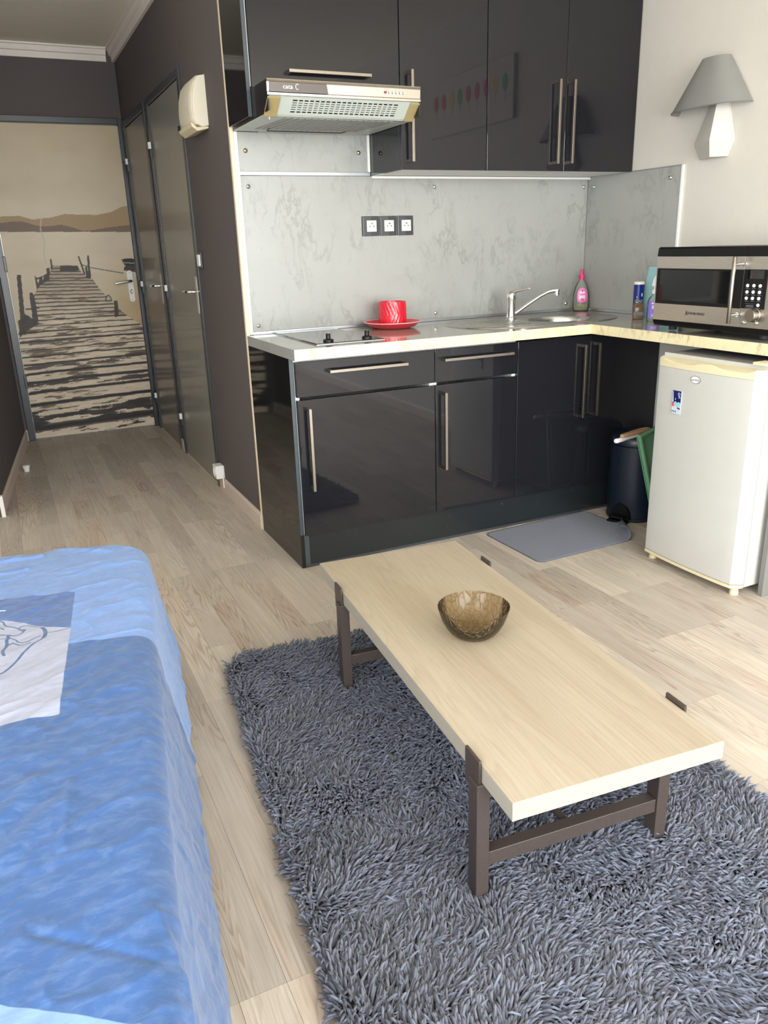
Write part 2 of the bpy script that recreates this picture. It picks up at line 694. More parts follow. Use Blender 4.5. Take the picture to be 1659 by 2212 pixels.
thin_glass('smoked_glass', (0.84, 0.77, 0.65, 1), 0.05, (78, 78, 30), 1.25, lin(138, 118, 88), 0.10)
thin_glass('clear_plastic', (0.96, 0.97, 0.94, 1), 0.05, None, 1.3, lin(220, 222, 210), 0.10)
thin_glass('soap_liquid', (0.92, 0.90, 0.72, 1), 0.05, None, 1.35, lin(210, 204, 150), 0.12)
thin_glass('window_glass', (0.97, 0.98, 0.98, 1), 0.01)

# lampshade of the corridor fitting: ribbed translucent plastic
m = NT('ribbed_diffuser')
w = m.n('TexWave', wave_type='BANDS', bands_direction='Y')
m.l(m.coord(), w.inputs['Vector'])
w.inputs['Scale'].default_value = 45
m.p(color=m.mix(w.outputs['Fac'], lin(206, 196, 174), lin(232, 224, 204)), rough=0.35)
m.bump(w.outputs['Fac'], 0.4, 0.003)

# ------------------------------------------------------------------ the room
CEIL = 2.515
XR = 1.816           # right-hand wall
YB = 0.555           # wall behind the kitchen
YE = 3.2             # end of the corridor


def struct(o, label, cat):
    return tag(o, label, cat, kind='structure')


floor = struct(box('floor', 'baseboard', (XL - .1, XR + .1, WALL_Y - .1, YE + .1, -.05, -.0085)), 'pale greyish wood strip laminate floor running down the corridor', 'floor')
PW, PSTEP, PPH = 0.088, 0.327, 0.17
plank_mesh = {}


def plank_data(n, w):
    key = (n, round(w, 4))
    if key not in plank_mesh:
        b = MB().box(-w / 2 + .0003, w / 2 - .0003, .0003, n * PSTEP - .0003, -.0085, 0)
        me = bpy.data.meshes.new('plank')
        me.from_pydata(b.v, [], b.f)
        me.materials.append(MATS['floor_plank'])
        plank_mesh[key] = me
    return plank_mesh[key]


rest = MB()
k0 = int(math.floor((XL + .33) / PW))
k1 = int(math.ceil((XR + .33) / PW))
for k in range(k0, k1):
    x = -0.33 + PW * (k + .5)
    j = int((WALL_Y - PPH) / PSTEP) - random.randint(1, 3)
    while PPH + j * PSTEP < YE:
        n = random.choice((2, 2, 2, 3, 1))
        ya, yb = PPH + j * PSTEP, PPH + (j + n) * PSTEP
        dy = random.uniform(-.02, .02)
        seen = x > -1.25 and yb > -2.3 and ya < YE and not (x > .06 and ya > -.02) and not (x < -.85 and yb < -.75)
        if x < -1.2 and ya < 1.3:
            seen = False
        if seen:
            o = link('plank', plank_data(n, PW))
            o.location = (x, ya, 0)
            o.parent = floor
        else:
            rest.box(x - PW / 2 + .0003, x + PW / 2 - .0003, ya + .0003, min(yb, YE + .09) - .0003, -.0085, 0)
        j += n
ro = rest.build('plank_field', 'floor_plank', floor)
ro['kind'] = 'stuff'

struct(box('ceiling', 'ceiling_white', (XL - .1, XR + .1, WALL_Y - .1, YE + .15, CEIL, CEIL + .08)), 'off-white painted ceiling', 'ceiling')
struct(box('wall_right', 'wall_white', (XR, XR + .1, WALL_Y - .1, YB + .15, -.05, CEIL)), 'plain white wall behind the faceted wall lamp', 'wall')
struct(box('wall_back', 'wall_white', (.12, XR, YB + .004, YB + .15, -.05, CEIL)), 'white wall behind the kitchen units', 'wall')
w = MB()
D2 = (1.375, 2.20)    # near corridor door, y range of its opening
D3 = (2.365, 3.085)
DH = 2.035
for a, b in ((YB + .004, D2[0]), (D2[1], D3[0]), (D3[1], YE + .15)):
    w.box(0, .12, a, b, -.05, CEIL)
for a, b in (D2, D3):
    w.box(0, .12, a, b, DH, CEIL)
struct(w.build('wall_hall_right', 'wall_grey'), 'dark taupe corridor wall with two flush doors', 'wall')
w = MB()
E0, E1, EH = -.872, -.026, 2.068
w.box(-1.25, E0, YE, YE + .12, -.05, CEIL).box(E1, -.0005, YE, YE + .12, -.05, CEIL).box(E0, E1, YE, YE + .12, EH, CEIL)
struct(w.build('wall_end', 'wall_grey'), 'dark taupe wall above the jetty door at the corridor end', 'wall')
HA, HB = (-.932, YE), (-1.112, 1.40)
dn = Vector((HB[0] - HA[0], HB[1] - HA[1], 0)).normalized()
nn = Vector((dn.y, -dn.x, 0))
if nn.x > 0:
    nn = -nn
poly = [HA, HB, (HB[0] + nn.x * .1, HB[1] + nn.y * .1), (HA[0] + nn.x * .1, HA[1] + nn.y * .1)]
struct(MB().prism(poly, 2, -.05, CEIL).build('wall_hall_left', 'wall_grey'), 'dark purple-grey corridor wall on the far left', 'wall')
struct(box('wall_left_return', 'wall_room', (XL, HB[0] - .1, 1.40, 1.5, -.05, CEIL)), 'wall where the room widens left of the corridor', 'wall')
w = MB()
w.box(XL - .1, XL, WALL_Y, WIN2[0], -.05, CEIL).box(XL - .1, XL, WIN2[1], 1.5, -.05, CEIL)
w.box(XL - .1, XL, WIN2[0], WIN2[1], -.05, WIN2[2]).box(XL - .1, XL, WIN2[0], WIN2[1], WIN2[3], CEIL)
struct(w.build('wall_left', 'wall_room'), 'white side wall beside the bed', 'wall')
wt = thing('window_2', 'white framed side window in the wall beyond the bed', 'window', (XL, (WIN2[0] + WIN2[1]) / 2, WIN2[2]), kind='structure')
w = MB()
for a, b in ((WIN2[0], WIN2[0] + .08), (WIN2[1] - .08, WIN2[1])):
    w.box(XL - .07, XL - .005, a, b, WIN2[2], WIN2[3])
for a, b in ((WIN2[2], WIN2[2] + .08), (WIN2[3] - .08, WIN2[3])):
    w.box(XL - .07, XL - .005, WIN2[0] + .08, WIN2[1] - .08, a, b)
w.build('window_frame', 'white_plastic', wt, .004)
box('pane', 'window_glass', (XL - .045, XL - .039, WIN2[0] + .08, WIN2[1] - .08, WIN2[2] + .08, WIN2[3] - .08), wt)
w = MB()
w.box(XL, WIN[0], WALL_Y - .1, WALL_Y, -.05, CEIL).box(WIN[1], XR, WALL_Y - .1, WALL_Y, -.05, CEIL)
w.box(WIN[0], WIN[1], WALL_Y - .1, WALL_Y, -.05, WIN[2]).box(WIN[0], WIN[1], WALL_Y - .1, WALL_Y, WIN[3], CEIL)
struct(w.build('wall_window', 'wall_room'), 'white wall around the balcony window behind the viewer', 'wall')
wt = thing('window_1', 'white framed balcony window behind the viewer', 'window', (XM, WALL_Y, WIN[2]), kind='structure')
w = MB()
for a, b in ((WIN[0], WIN[0] + .08), (XM - .05, XM + .05), (WIN[1] - .08, WIN[1])):
    w.box(a, b, WALL_Y - .07, WALL_Y - .005, WIN[2], WIN[3])
for a, b in ((WIN[0] + .08, XM - .05), (XM + .05, WIN[1] - .08)):
    w.box(a, b, WALL_Y - .07, WALL_Y - .005, WIN[2], WIN[2] + .08).box(a, b, WALL_Y - .07, WALL_Y - .005, WIN[3] - .08, WIN[3])
w.build('window_frame', 'white_plastic', wt, .004)
for a, b in ((WIN[0] + .08, XM - .05), (XM + .05, WIN[1] - .08)):
    box('pane', 'window_glass', (a, b, WALL_Y - .045, WALL_Y - .039, WIN[2] + .08, WIN[3] - .08), wt)

# cornices: two-step moulding
CP = [(0, 0), (0, -.078), (.016, -.078), (.020, -.044), (.032, -.040), (.040, -.012), (.052, -.010), (.052, 0)]


def cornice(name, a, b, n, label):
    """moulding along a wall line a-b, n = direction into the room"""
    rings = [[(p[0] + n[0] * d, p[1] + n[1] * d, CEIL - .0005 + h) for d, h in CP] for p in (a, b)]
    return struct(MB().loft(rings).build(name, 'cornice'), label, 'cornice')


cornice('trim_1', (-.0005, YB), (-.0005, YE - .0005), (-1, 0), 'stepped cornice above the two corridor doors')
cornice('trim_2', (HA[0] + .006, YE - .0005), (-.053, YE - .0005), (0, -1), 'stepped cornice above the jetty door')
cornice('trim_3', (HA[0] - nn.x * .001 , HA[1] - .06), (HB[0] - nn.x * .001, HB[1]), (-nn.x, -nn.y), 'stepped cornice along the left corridor wall')

# baseboards
BBP = [(0, 0), (.011, 0), (.011, .064), (.004, .078), (0, .078)]


def bboard(name, a, b, n, label):
    rings = [[(p[0] + n[0] * d, p[1] + n[1] * d, .0004 + h) for d, h in BBP] for p in (a, b)]
    return struct(MB().loft(rings).build(name, 'baseboard'), label, 'baseboard')


bboard('baseboard_hall_right', (-.0006, YB - .004), (-.0006, 1.315), (-1, 0), 'beige baseboard between kitchen end panel and corridor door')
e = 0.0008
bboard('baseboard_hall_left', (HA[0] - nn.x * e, HA[1] - .012), (HB[0] - nn.x * e, HB[1]), (-nn.x, -nn.y), 'beige baseboard along the left corridor wall')
bboard('baseboard_end', (HA[0] + .002, YE - .0006), (E0 - .043, YE - .0006), (0, -1), 'short pale baseboard stub left of the jetty door')
bboard('baseboard_right', (XR - .0006, WALL_Y + .02), (XR - .0006, -1.10), (-1, 0), 'baseboard along the white right wall')
struct(MB().box(HB[0] + .0005, HB[0] + .02, HB[1] - .012, HB[1] + .02, 0, .11).build('trim_4', 'white_plastic', None, .002), 'white end cap of the left corridor baseboard', 'trim')
# corner bead and white edge strip at the left of the kitchen niche
struct(box('trim_5', 'trim_beige', (-.006, .010, YB - .018, YB + .0035, .0, CEIL - .09), None, .002), 'beige wooden corner strip left of the kitchen', 'trim')
struct(box('trim_6', 'white_plastic', (.011, .026, YB - .012, YB + .003, .893, 1.695), None, .002), 'white vertical edge strip of the marble splashback', 'trim')


# ------------------------------------------------------------------ doors
def jamb(parent, name, parts, mat='frame_dark'):
    w = MB()
    for b in parts:
        w.box(*b)
    return w.build(name, mat, parent, .003)


def hinge(parent, y, z, far=False):
    box('hinge', 'white_plastic', (-.028, -.012, y - .012, y + .012, z - .018, z + .018), parent, .002)
    box('hinge_knuckle', 'frame_dark', (-.020, -.008, y - .006, y + .006, z - .062, z - .018), parent, .002)


def side_door(name, rng, mat, label):
    a, b = rng
    t = thing(name, label, 'door', (.02, (a + b) / 2, 0), kind='structure')
    jamb(t, 'door_frame', [(-.010, .05, a - .045, a + .004, 0.0, DH + .04), (-.010, .05, b - .004, b + .045, 0, DH + .04), (-.010, .05, a + .004, b - .004, DH - .004, DH + .04)])
    box('leaf', mat, (-.002, .036, a + .007, b - .007, .008, DH - .007), t, .002)
    for z in (1.826, 1.038, .25):
        hinge(t, b - .004, z)
    yh = a + .022 if name == 'door_2' else a + .0
    yh = a + .030
    pl = MB().prism([(yh - .02, .94), (yh - .014, .933), (yh + .014, .933), (yh + .02, .94), (yh + .02, 1.113), (yh + .014, 1.12), (yh - .014, 1.12), (yh - .02, 1.113)], 0, -.010, -.0022)
    hp = pl.build('handle_plate', 'plate_alu', t, .002)
    MB().tube([(-.008, yh, 1.045), (-.050, yh, 1.045), (-.056, yh + .006, 1.045), (-.058, yh + .03, 1.045), (-.056, yh + .11, 1.043)], [.008, .008, .009, .009, .007], 10).build('lever', 'chrome', hp, smooth=60)
    return t


d2 = side_door('door_2', D2, 'door_satin_pale', 'flush grey-green corridor door nearest the kitchen')
d3 = side_door('door_3', D3, 'door_satin', 'flush brownish grey corridor door next to the jetty door')
box('threshold', 'trim_beige', (-.004, .03, D2[0], D2[1], .0003, .006), d2)
box('threshold', 'trim_beige', (-.004, .03, D3[0], D3[1], .0003, .006), d3)
struct(box('baseboard_between_doors', 'baseboard', (-.012, -.0005, D2[1] + .046, D3[0] - .046, .0005, .078), None, .003), 'short baseboard stub between the two corridor doors', 'baseboard')

d1 = thing('door_1', 'entrance door covered with a sepia jetty and lake photo print', 'door', ((E0 + E1) / 2, YE, 0), kind='structure')
jamb(d1, 'door_frame', [(E0 - .042, E0 + .004, YE - .016, YE + .06, 0, EH + .035), (E1 - .004, E1 + .0255, YE - .016, YE + .06, 0, EH + .035), (E0 + .004, E1 - .004, YE - .016, YE + .06, EH - .004, EH + .035)])
box('leaf', 'door_satin', (E0 + .006, E1 - .006, YE + .002, YE + .04, .004, EH - .008), d1)
for z in (1.75, 1.2, .42):
    box('hinge', 'frame_dark', (E0 - .006, E0 + .012, YE - .024, YE - .012, z - .05, z + .05), d1, .003)

# printed film: a fine flat grid whose vertices carry the picture
NXM, NZM = 230, 560
gx = np.linspace(E0 + .007, E1 - .007, NXM)
gz = np.linspace(.010, EH - .010, NZM)
GX, GZ = np.meshgrid(gx, gz)
PXY = to_px(np.stack([GX, np.full_like(GX, YE), GZ], -1))
U, V = PXY[..., 0], PXY[..., 1]          # the picture's own coordinates


def inside(poly):
    r = np.zeros(U.shape, bool)
    n = len(poly)
    for i in range(n):
        (x0, y0), (x1, y1) = poly[i], poly[(i + 1) % n]
        c = ((y0 > V) != (y1 > V)) & (U < (x1 - x0) * (V - y0) / (y1 - y0 + 1e-9) + x0)
        r ^= c
    return r


def over(img, mask, col, a=1.0):
    a = (mask.astype(float) * a)[..., None]
    return img * (1 - a) + np.array(col, float) * a


base = np.zeros(U.shape + (3,))
tv = np.clip((V - 262) / 240, 0, 1)[..., None]
base[:] = np.array((218, 200, 170)) * (1 - tv) + np.array((240, 226, 200)) * tv
cl = vnoise(U / 70, V / 45, 3, 4)[..., None]
base += cl * np.array((9, 9, 9))
edge = np.clip((U - 200) / 110, 0, 1)[..., None] * np.clip((420 - V) / 200 + .3, 0, 1)[..., None]
base -= edge * np.array((16, 20, 26))
far = inside([(-80, 470), (0, 468), (40, 466), (70, 474), (110, 470), (140, 462), (175, 464), (210, 464), (240, 458), (262, 447), (300, 440), (300, 502), (-80, 502)])
base = over(base, far, (190, 160, 124))
near = inside([(-80, 484), (0, 482), (20, 479), (45, 478), (62, 482), (80, 488), (105, 489), (130, 485), (150, 489), (180, 499), (200, 497), (230, 492), (260, 488), (300, 484), (300, 502), (-80, 502)])
base = over(base, near, (140, 118, 102))
wat = V > 501
tw = np.clip((V - 501) / 200, 0, 1)[..., None]
wc = np.array((242, 226, 200)) * (1 - tw) + np.array((230, 212, 184)) * tw + vnoise(U / 60, V / 25, 5, 3)[..., None] * 7
wc -= np.clip((U - 215) / 90, 0, 1)[..., None] * np.clip((V - 540) / 120, 0, 1)[..., None] * np.array((22, 34, 52))
base = np.where(wat[..., None], wc, base)
crease = np.abs(U - (88 + (V - 480) * .13 + 2 * np.sin(V / 9))) < 1.6
base = over(base, crease & (V > 470) & (V < 570), (214, 208, 196), .7)
# deck of the jetty
deck = inside([(112, 573), (165, 573), (178, 590), (200, 603), (215, 624), (240, 650), (258, 668), (278, 684), (310, 704), (345, 706), (360, 960), (40, 960), (40, 720), (52, 704), (70, 690), (72, 640), (92, 606), (108, 590)])
sl = 0.055 + 0.10 * np.clip((V - 650) / 290, 0, 1)
W_ = V + (U - 180) * sl * np.clip((V - 580) / 120, 0, 1)
g1 = vnoise(U / 26, W_ / 2.2, 11, 4)
g2 = vnoise(U / 60, W_ / 9, 12, 3)
g3 = vnoise(U / 9, W_ / 1.1, 13, 2)
dk = np.zeros_like(base)
lt = np.clip((V - 570) / 120, 0, 1)[..., None]
dk[:] = np.array((186, 166, 144)) * (1 - lt) + np.array((238, 218, 192)) * lt
dk += (g1 * 20 + g3 * 9)[..., None]
dk -= np.clip((g1 + g2 * 1.1 - .22) * 3.4, 0, 1)[..., None] * np.array((120, 116, 110)) * np.clip((V - 560) / 150, .35, 1)[..., None]
base = np.where(deck[..., None], dk, base)
gaps = [579, 586, 593, 600, 606, 613, 620, 627, 635, 643, 651, 659, 667, 676, 686, 697, 709.6, 721, 729.6, 747, 760.6, 776.8, 796, 814.6, 836.6, 862, 912]
wid = [1.2] * 9 + [1.5] * 7 + [1.6, 1.2, 2.0, 1.5, 1.7, 2.1, 2.8, 3.4, 3.2, 4.2, 8]
for gpos, gw in zip(gaps, wid):
    dd = np.abs(W_ - gpos - 1.0 * vnoise(U / 30, np.full_like(U, gpos), 21, 2))
    base = over(base, deck & (dd < gw), (40, 35, 34), np.clip(1.25 - dd / gw, 0, 1) ** .5 * (.78 if gw < 1.6 else .97))
big = deck & (np.abs(W_ - 893) < 18) & (g2 + g1 * .6 > -.05)
base = over(base, big, (50, 45, 44), .85)
big = deck & (np.abs(W_ - 822) < 12) & (g2 + g1 * .7 > .05)
base = over(base, big, (66, 59, 57), .8)
big = deck & (np.abs(W_ - 780) < 8) & (g2 + g1 * .7 > .1)
base = over(base, big, (80, 71, 67), .75)
big = deck & (np.abs(W_ - 731) < 5) & (U < 205) & (g1 > -.25)
base = over(base, big, (88, 80, 74), .75)
big = deck & (W_ > 905) & (g2 + g1 * .8 > .28)
base = over(base, big, (58, 52, 50), .85)
DARK = (72, 66, 62)
for poly in ([(36, 594), (45, 593), (53, 676), (62, 690), (48, 704), (44, 690)], [(63, 634), (69, 631), (75, 640), (84, 694), (72, 700)], [(38, 694), (58, 680), (72, 690), (86, 698), (50, 720), (44, 730)],
             [(108, 560), (111, 559), (114, 582), (110, 582)], [(168, 554), (171, 553), (185, 592), (181, 593)], [(188, 552), (192, 552), (197, 602), (191, 602)], [(184, 576), (188, 575), (191, 600), (186, 600)],
             [(246, 650), (254, 649), (257, 684), (248, 685)], [(100, 580), (107, 578), (108, 592), (101, 594)], [(86, 600), (91, 595), (94, 612), (80, 622)], [(95, 594), (108, 588), (106, 606), (92, 612)],
             [(75, 595), (79, 600), (92, 597), (92, 600), (80, 604), (84, 620), (80, 626)], [(130, 574), (168, 574), (172, 584), (130, 588)]):
    base = over(base, inside(poly), DARK, .92)
for pts, wd_ in (([(196, 578), (230, 584), (266, 590)], 1.0), ([(228, 649), (230, 640), (235, 638), (239, 643), (241, 650)], 1.3), ([(56, 668), (84, 666)], 1.6), ([(84, 602), (102, 592)], 1.0), ([(176, 572), (192, 576)], 1.0)):
    base = over(base, polydist(U, V, pts) < wd_, DARK, .8)
base = over(base, inside([(262, 560), (276, 558), (292, 559), (293, 574), (270, 574)]), (48, 44, 42))
base = over(base, inside([(268, 577), (272, 574), (294, 574), (294, 588), (280, 586), (268, 584)]), (60, 54, 50), .9)
base = over(base, polydist(U, V, [(264, 567), (292, 569)]) < 1.2, (190, 170, 145), .9)
base = np.clip(base * .90, 8, 250) / 255.0
lincol = np.where(base <= .04045, base / 12.92, ((base + .055) / 1.055) ** 2.4)
me = bpy.data.meshes.new('photo_print')
vs = np.stack([GX, np.full_like(GX, YE + .0015), GZ], -1).reshape(-1, 3)
idx = np.arange(NXM * NZM).reshape(NZM, NXM)
fs = np.stack([idx[:-1, :-1], idx[:-1, 1:], idx[1:, 1:], idx[1:, :-1]], -1).reshape(-1, 4)


def fast_mesh(me, vs, fs):
    nf, k = fs.shape
    me.vertices.add(len(vs))
    me.vertices.foreach_set('co', np.ascontiguousarray(vs, dtype=np.float32).ravel())
    me.loops.add(nf * k)
    me.loops.foreach_set('vertex_index', np.ascontiguousarray(fs, dtype=np.int32).ravel())
    me.polygons.add(nf)
    me.polygons.foreach_set('loop_start', np.arange(0, nf * k, k, dtype=np.int32))
    me.update(calc_edges=True)


fast_mesh(me, vs, fs)
at_ = me.attributes.new('print', 'FLOAT_COLOR', 'POINT')
at_.data.foreach_set('color', np.concatenate([lincol.reshape(-1, 3), np.ones((len(vs), 1))], 1).astype(np.float32).ravel())
me.materials.append(MATS['mural_print'])
mu = link('photo_print', me, d1)
mu['label'] = 'sepia photograph of a wooden jetty running into a lake'
hx = -.078
pl = MB()
pp = []
for i in range(24):
    a_ = 2 * math.pi * i / 24
    pp.append((hx + .02 * math.cos(a_), 1.022 + (.088 if math.sin(a_) >= 0 else -.088) + .02 * math.sin(a_)))
hp = pl.prism(pp, 1, YE - .008, YE + .0005).build('handle_plate', 'white_plastic', d1, .002)
MB().tube([(hx, YE - .006, 1.058), (hx, YE - .05, 1.058), (hx - .008, YE - .056, 1.058), (hx - .03, YE - .058, 1.056), (hx - .11, YE - .055, 1.047)], [.009, .009, .010, .009, .008], 10).build('lever', 'chrome', hp, smooth=60)
MB().lathe([(.0, -.012), (.006, -.012), (.009, -.004), (.010, 0)], (hx, YE - .008, .985), 12, 1, 1, 1.6).build('thumb_turn', 'handle_steel', hp, smooth=50)
for z in (1.115, .928):
    MB().lathe([(.0025, 0), (.0025, -.0012)], (hx, YE - .008, z), 10, 1).build('screw', 'ink_dark', hp)

# ------------------------------------------------------------------ corridor fittings
wl = thing('wall_light', 'cream plastic bulkhead light on the corridor wall', 'wall light', (0, .99, 1.72))
prof = [(0, 1.758), (-.035, 1.752), (-.062, 1.762), (-.072, 1.785), (-.075, 1.83), (-.070, 1.88), (-.058, 1.925), (-.036, 1.952), (0, 1.958)]
Y0, Y1 = .875, 1.135
rings = []
for t, s in ((Y0, .80), (Y0 + .012, .95), (Y0 + .03, 1.0), (Y1 - .03, 1.0), (Y1 - .012, .95), (Y1, .80)):
    rings.append([(min(x * s, -.0006), t, 1.845 + (z - 1.845) * (0.9 + .1 * s)) for x, z in prof])
MB().loft(rings).build('diffuser', 'ribbed_diffuser', wl, smooth=40)
MB().prism([(-.0008, 1.748), (-.050, 1.736), (-.072, 1.752), (-.078, 1.768), (-.07, 1.768), (-.05, 1.752), (-.0008, 1.757)], 1, Y0 + .004, Y1 - .004).build('base_tray', 'cream_plastic', wl, .002)
for y in (Y1 - .045, Y1 - .02):
    box('clip', 'black_plastic', (-.083, -.077, y - .005, y + .005, 1.764, 1.784), wl, .001)

sw = thing('light_switch', 'small grey light switch beside the nearest corridor door', 'switch', (0, 1.275, 1.16))
box('switch_plate', 'frame_dark', (-.010, -.0006, 1.235, 1.315, 1.16, 1.24), sw, .003)
box('rocker', 'white_plastic', (-.017, -.009, 1.25, 1.30, 1.172, 1.228), sw, .003)
so = thing('socket_box', 'white surface socket above the baseboard beside the corridor door', 'socket', (0, 1.26, .08))
box('housing', 'white_plastic', (-.048, -.0006, 1.215, 1.29, .079, .152), so, .006)
MB().lathe([(.024, .004), (.024, .0), (.019, .0), (.019, .004)], (-.0505, 1.2525, .116), 20, 0, cap=False).build('socket_ring', 'ink_white', so, smooth=40)
box('cable', 'white_plastic', (-.018, -.012, 1.205, 1.212, .03, .10), so, .002)
ds = MB().lathe([(.016, .0), (.016, .012), (.020, .020), (.021, .034), (.017, .038), (0, .038)], (-.962, 2.30, .0002), 20).build('door_stop', 'white_plastic', None, smooth=40)
tag(ds, 'small white round door stop on the corridor floor', 'door stop')

# ------------------------------------------------------------------ kitchen base units
YD = -.020
HGT = .852


def bar_handle(p0, p1, yf, parent):
    """square bar on two legs in front of the plane y = yf; p0, p1 are (x, z) of the ends"""
    w = MB()
    (x0, z0), (x1, z1) = p0, p1
    s = .0055
    yo = yf - .034
    if abs(x1 - x0) > abs(z1 - z0):
        w.box(x0, x1, yo, yo + .011, z0 - s, z0 + s)
        o = w.build('handle', 'handle_steel', parent, .0008)
        for x in (x0 + .006, x1 - .006):
            box('handle_leg', 'handle_steel', (x - .006, x + .006, yo + .0108, yf - .0002, z0 - s, z0 + s), o)
    else:
        w.box(x0 - s, x0 + s, yo, yo + .011, min(z0, z1), max(z0, z1))
        o = w.build('handle', 'handle_steel', parent, .0008)
        for z in (min(z0, z1) + .006, max(z0, z1) - .006):
            box('handle_leg', 'handle_steel', (x0 - s, x0 + s, yo + .0108, yf - .0002, z - .006, z + .006), o)
    return o


def carcass(t, x0, x1, y0, y1, z0, z1, side='carcass_white'):
    w = MB()
    w.box(x0 + .0005, x0 + .017, y0, y1, z0, z1).box(x1 - .017, x1 - .0005, y0, y1, z0, z1)
    w.box(x0 + .017, x1 - .017, y0 + .004, y1, z0, z0 + .016).box(x0 + .017, x1 - .017, y1 - .012, y1, z0 + .016, z1 - .016).box(x0 + .017, x1 - .017, y0 + .004, y1, z1 - .016, z1)
    return w.build('carcass', side, t)


def front(name, t, x0, x1, z0, z1, yf=YD, mat='gloss_anthracite'):
    return box(name, mat, (x0 + .0012, x1 - .0012, yf, yf + .019, z0, z1), t, .0016)


X1, X2, X3, X4 = .611, 1.015, 1.415, 1.812
b1 = thing('base_cabinet', 'anthracite base cabinet with wide drawer under the black hob', 'cabinet', (.31, .28, .145), 'anthracite base cabinets')
carcass(b1, .0125, X1, 0, YB - .01, .146, HGT - .002)
dr = front('drawer', b1, .0125, X1, .705, .839)
bar_handle((.141, .797), (.474, .797), YD, dr)
dd = front('door', b1, .0125, X1, .145, .694)
bar_handle((.052, .336), (.052, .664), YD, dd)
b2 = thing('base_cabinet', 'narrow anthracite base cabinet with drawer left of the sink', 'cabinet', (.81, .28, .145), 'anthracite base cabinets')
carcass(b2, X1, X2, 0, YB - .01, .146, HGT - .002)
dr = front('drawer', b2, X1, X2, .705, .839)
bar_handle((.642, .797), (.976, .797), YD, dr)
dd = front('door', b2, X1, X2, .145, .694)
bar_handle((.646, .336), (.646, .664), YD, dd)
b3 = thing('base_cabinet', 'anthracite base cabinet under the sink with handle on its right', 'cabinet', (1.2, .28, .145), 'anthracite base cabinets')
b3c = MB()
b3c.box(X2 + .0005, X2 + .017, 0, YB - .01, .146, .70).box(X3 - .017, X3 - .0005, 0, YB - .01, .146, .70).box(X2 + .017, X3 - .017, .004, YB - .01, .146, .162)
b3c.build('carcass', 'carcass_white', b3)
dd = front('door', b3, X2, X3, .145, .839)
bar_handle((1.357, .475), (1.357, .803), YD, dd)
b4 = thing('base_cabinet', 'anthracite corner base cabinet half hidden behind the pedal bin', 'cabinet', (1.6, .28, .145), 'anthracite base cabinets')
b4c = MB()
b4c.box(X3 + .0005, X3 + .017, 0, YB - .01, .146, .70).box(X4 - .017, X4 - .0005, 0, YB - .01, .146, .70).box(X3 + .017, X4 - .017, .004, YB - .01, .146, .162)
b4c.build('carcass', 'carcass_white', b4)
dd = front('door', b4, X3, X4, .145, .839)
bar_handle((1.435, .478), (1.435, .806), YD, dd)

ep = thing('end_panel', 'glossy black side panel closing the left end of the base units', 'panel', (.004, .27, 0))
box('panel', 'gloss_black', (-.004, .0115, .0, YB - .02, .0015, HGT - .001), ep, .0008)
box('edge_band', 'grey_edge', (-.004, .0115, -.0016, -.0001, .145, HGT - .001), ep)
pt = thing('plinth', 'dark glossy plinth strip along the floor under the base units', 'plinth', (.9, .01, 0))
box('plinth_board', 'plinth_gloss', (.034, X4, .002, .018, .012, .1445), pt)
box('corner_band', 'grey_edge', (.0118, .033, .0005, .018, .006, .1445), pt, .001)
box('seal_strip', 'frame_dark', (.0118, X4, .003, .014, .0003, .0118), pt)

# worktops
wk = thing('worktop', 'long pale marble-look worktop with hob and sink', 'worktop', (.9, .24, HGT))
H0, H1, HY0, HY1 = 1.255, 1.565, .095, .355          # cut-out for the sink bowl
WF = -.073
w = MB()
ZT = .892
w.box(-.003, H0, WF + .0015, YB - .0005, HGT, ZT).box(H1, XR - .0015, WF + .0015, YB - .0005, HGT, ZT)
w.box(H0, H1, WF + .0015, HY0, HGT, ZT).box(H0, H1, HY1, YB - .0005, HGT, ZT)
w.build('worktop_slab', 'marble_top', wk)
box('front_edge', 'marble_edge', (-.003, 1.3585, WF, WF + .0014, HGT, ZT), wk)
box('end_edge', 'marble_splash', (-.0045, -.0031, WF, YB - .0205, HGT, ZT), wk)
rt = thing('worktop', 'short pale marble-look worktop return carrying the microwave', 'worktop', (1.58, -.58, HGT))
RE = -1.10
box('worktop_slab', 'marble_top', (1.3595, XR - .0015, RE, WF + .0008, HGT, ZT), rt)
box('front_edge', 'marble_edge', (1.358, 1.3594, RE, WF - .0005, HGT, ZT), rt)
tag(box('support_panel', 'panel_grey', (1.365, XR - .002, -1.075, -1.055, .0005, HGT - .001), None, .001), 'grey upright panel holding up the worktop beside the fridge', 'panel')

# splashbacks
SPZ = 1.531
sp = thing('splashback', 'large pale marble splashback panel with triple socket', 'splashback', (.9, YB, .9))
box('marble_sheet', 'marble_splash', (.0262, XR - .010, YB - .006, YB + .0035, .9052, SPZ), sp)
box('alu_strip', 'alu', (.0262, XR - .012, YB - .012, YB - .0005, .8925, .905), sp, .001)


def screw(parent, x, y, z, axis, mat):
    MB().lathe([(.0095, 0), (.009, -.003), (.006, -.006), (0, -.0075)], (x, y, z), 16, axis).build('screw_cap', mat, parent, smooth=70)


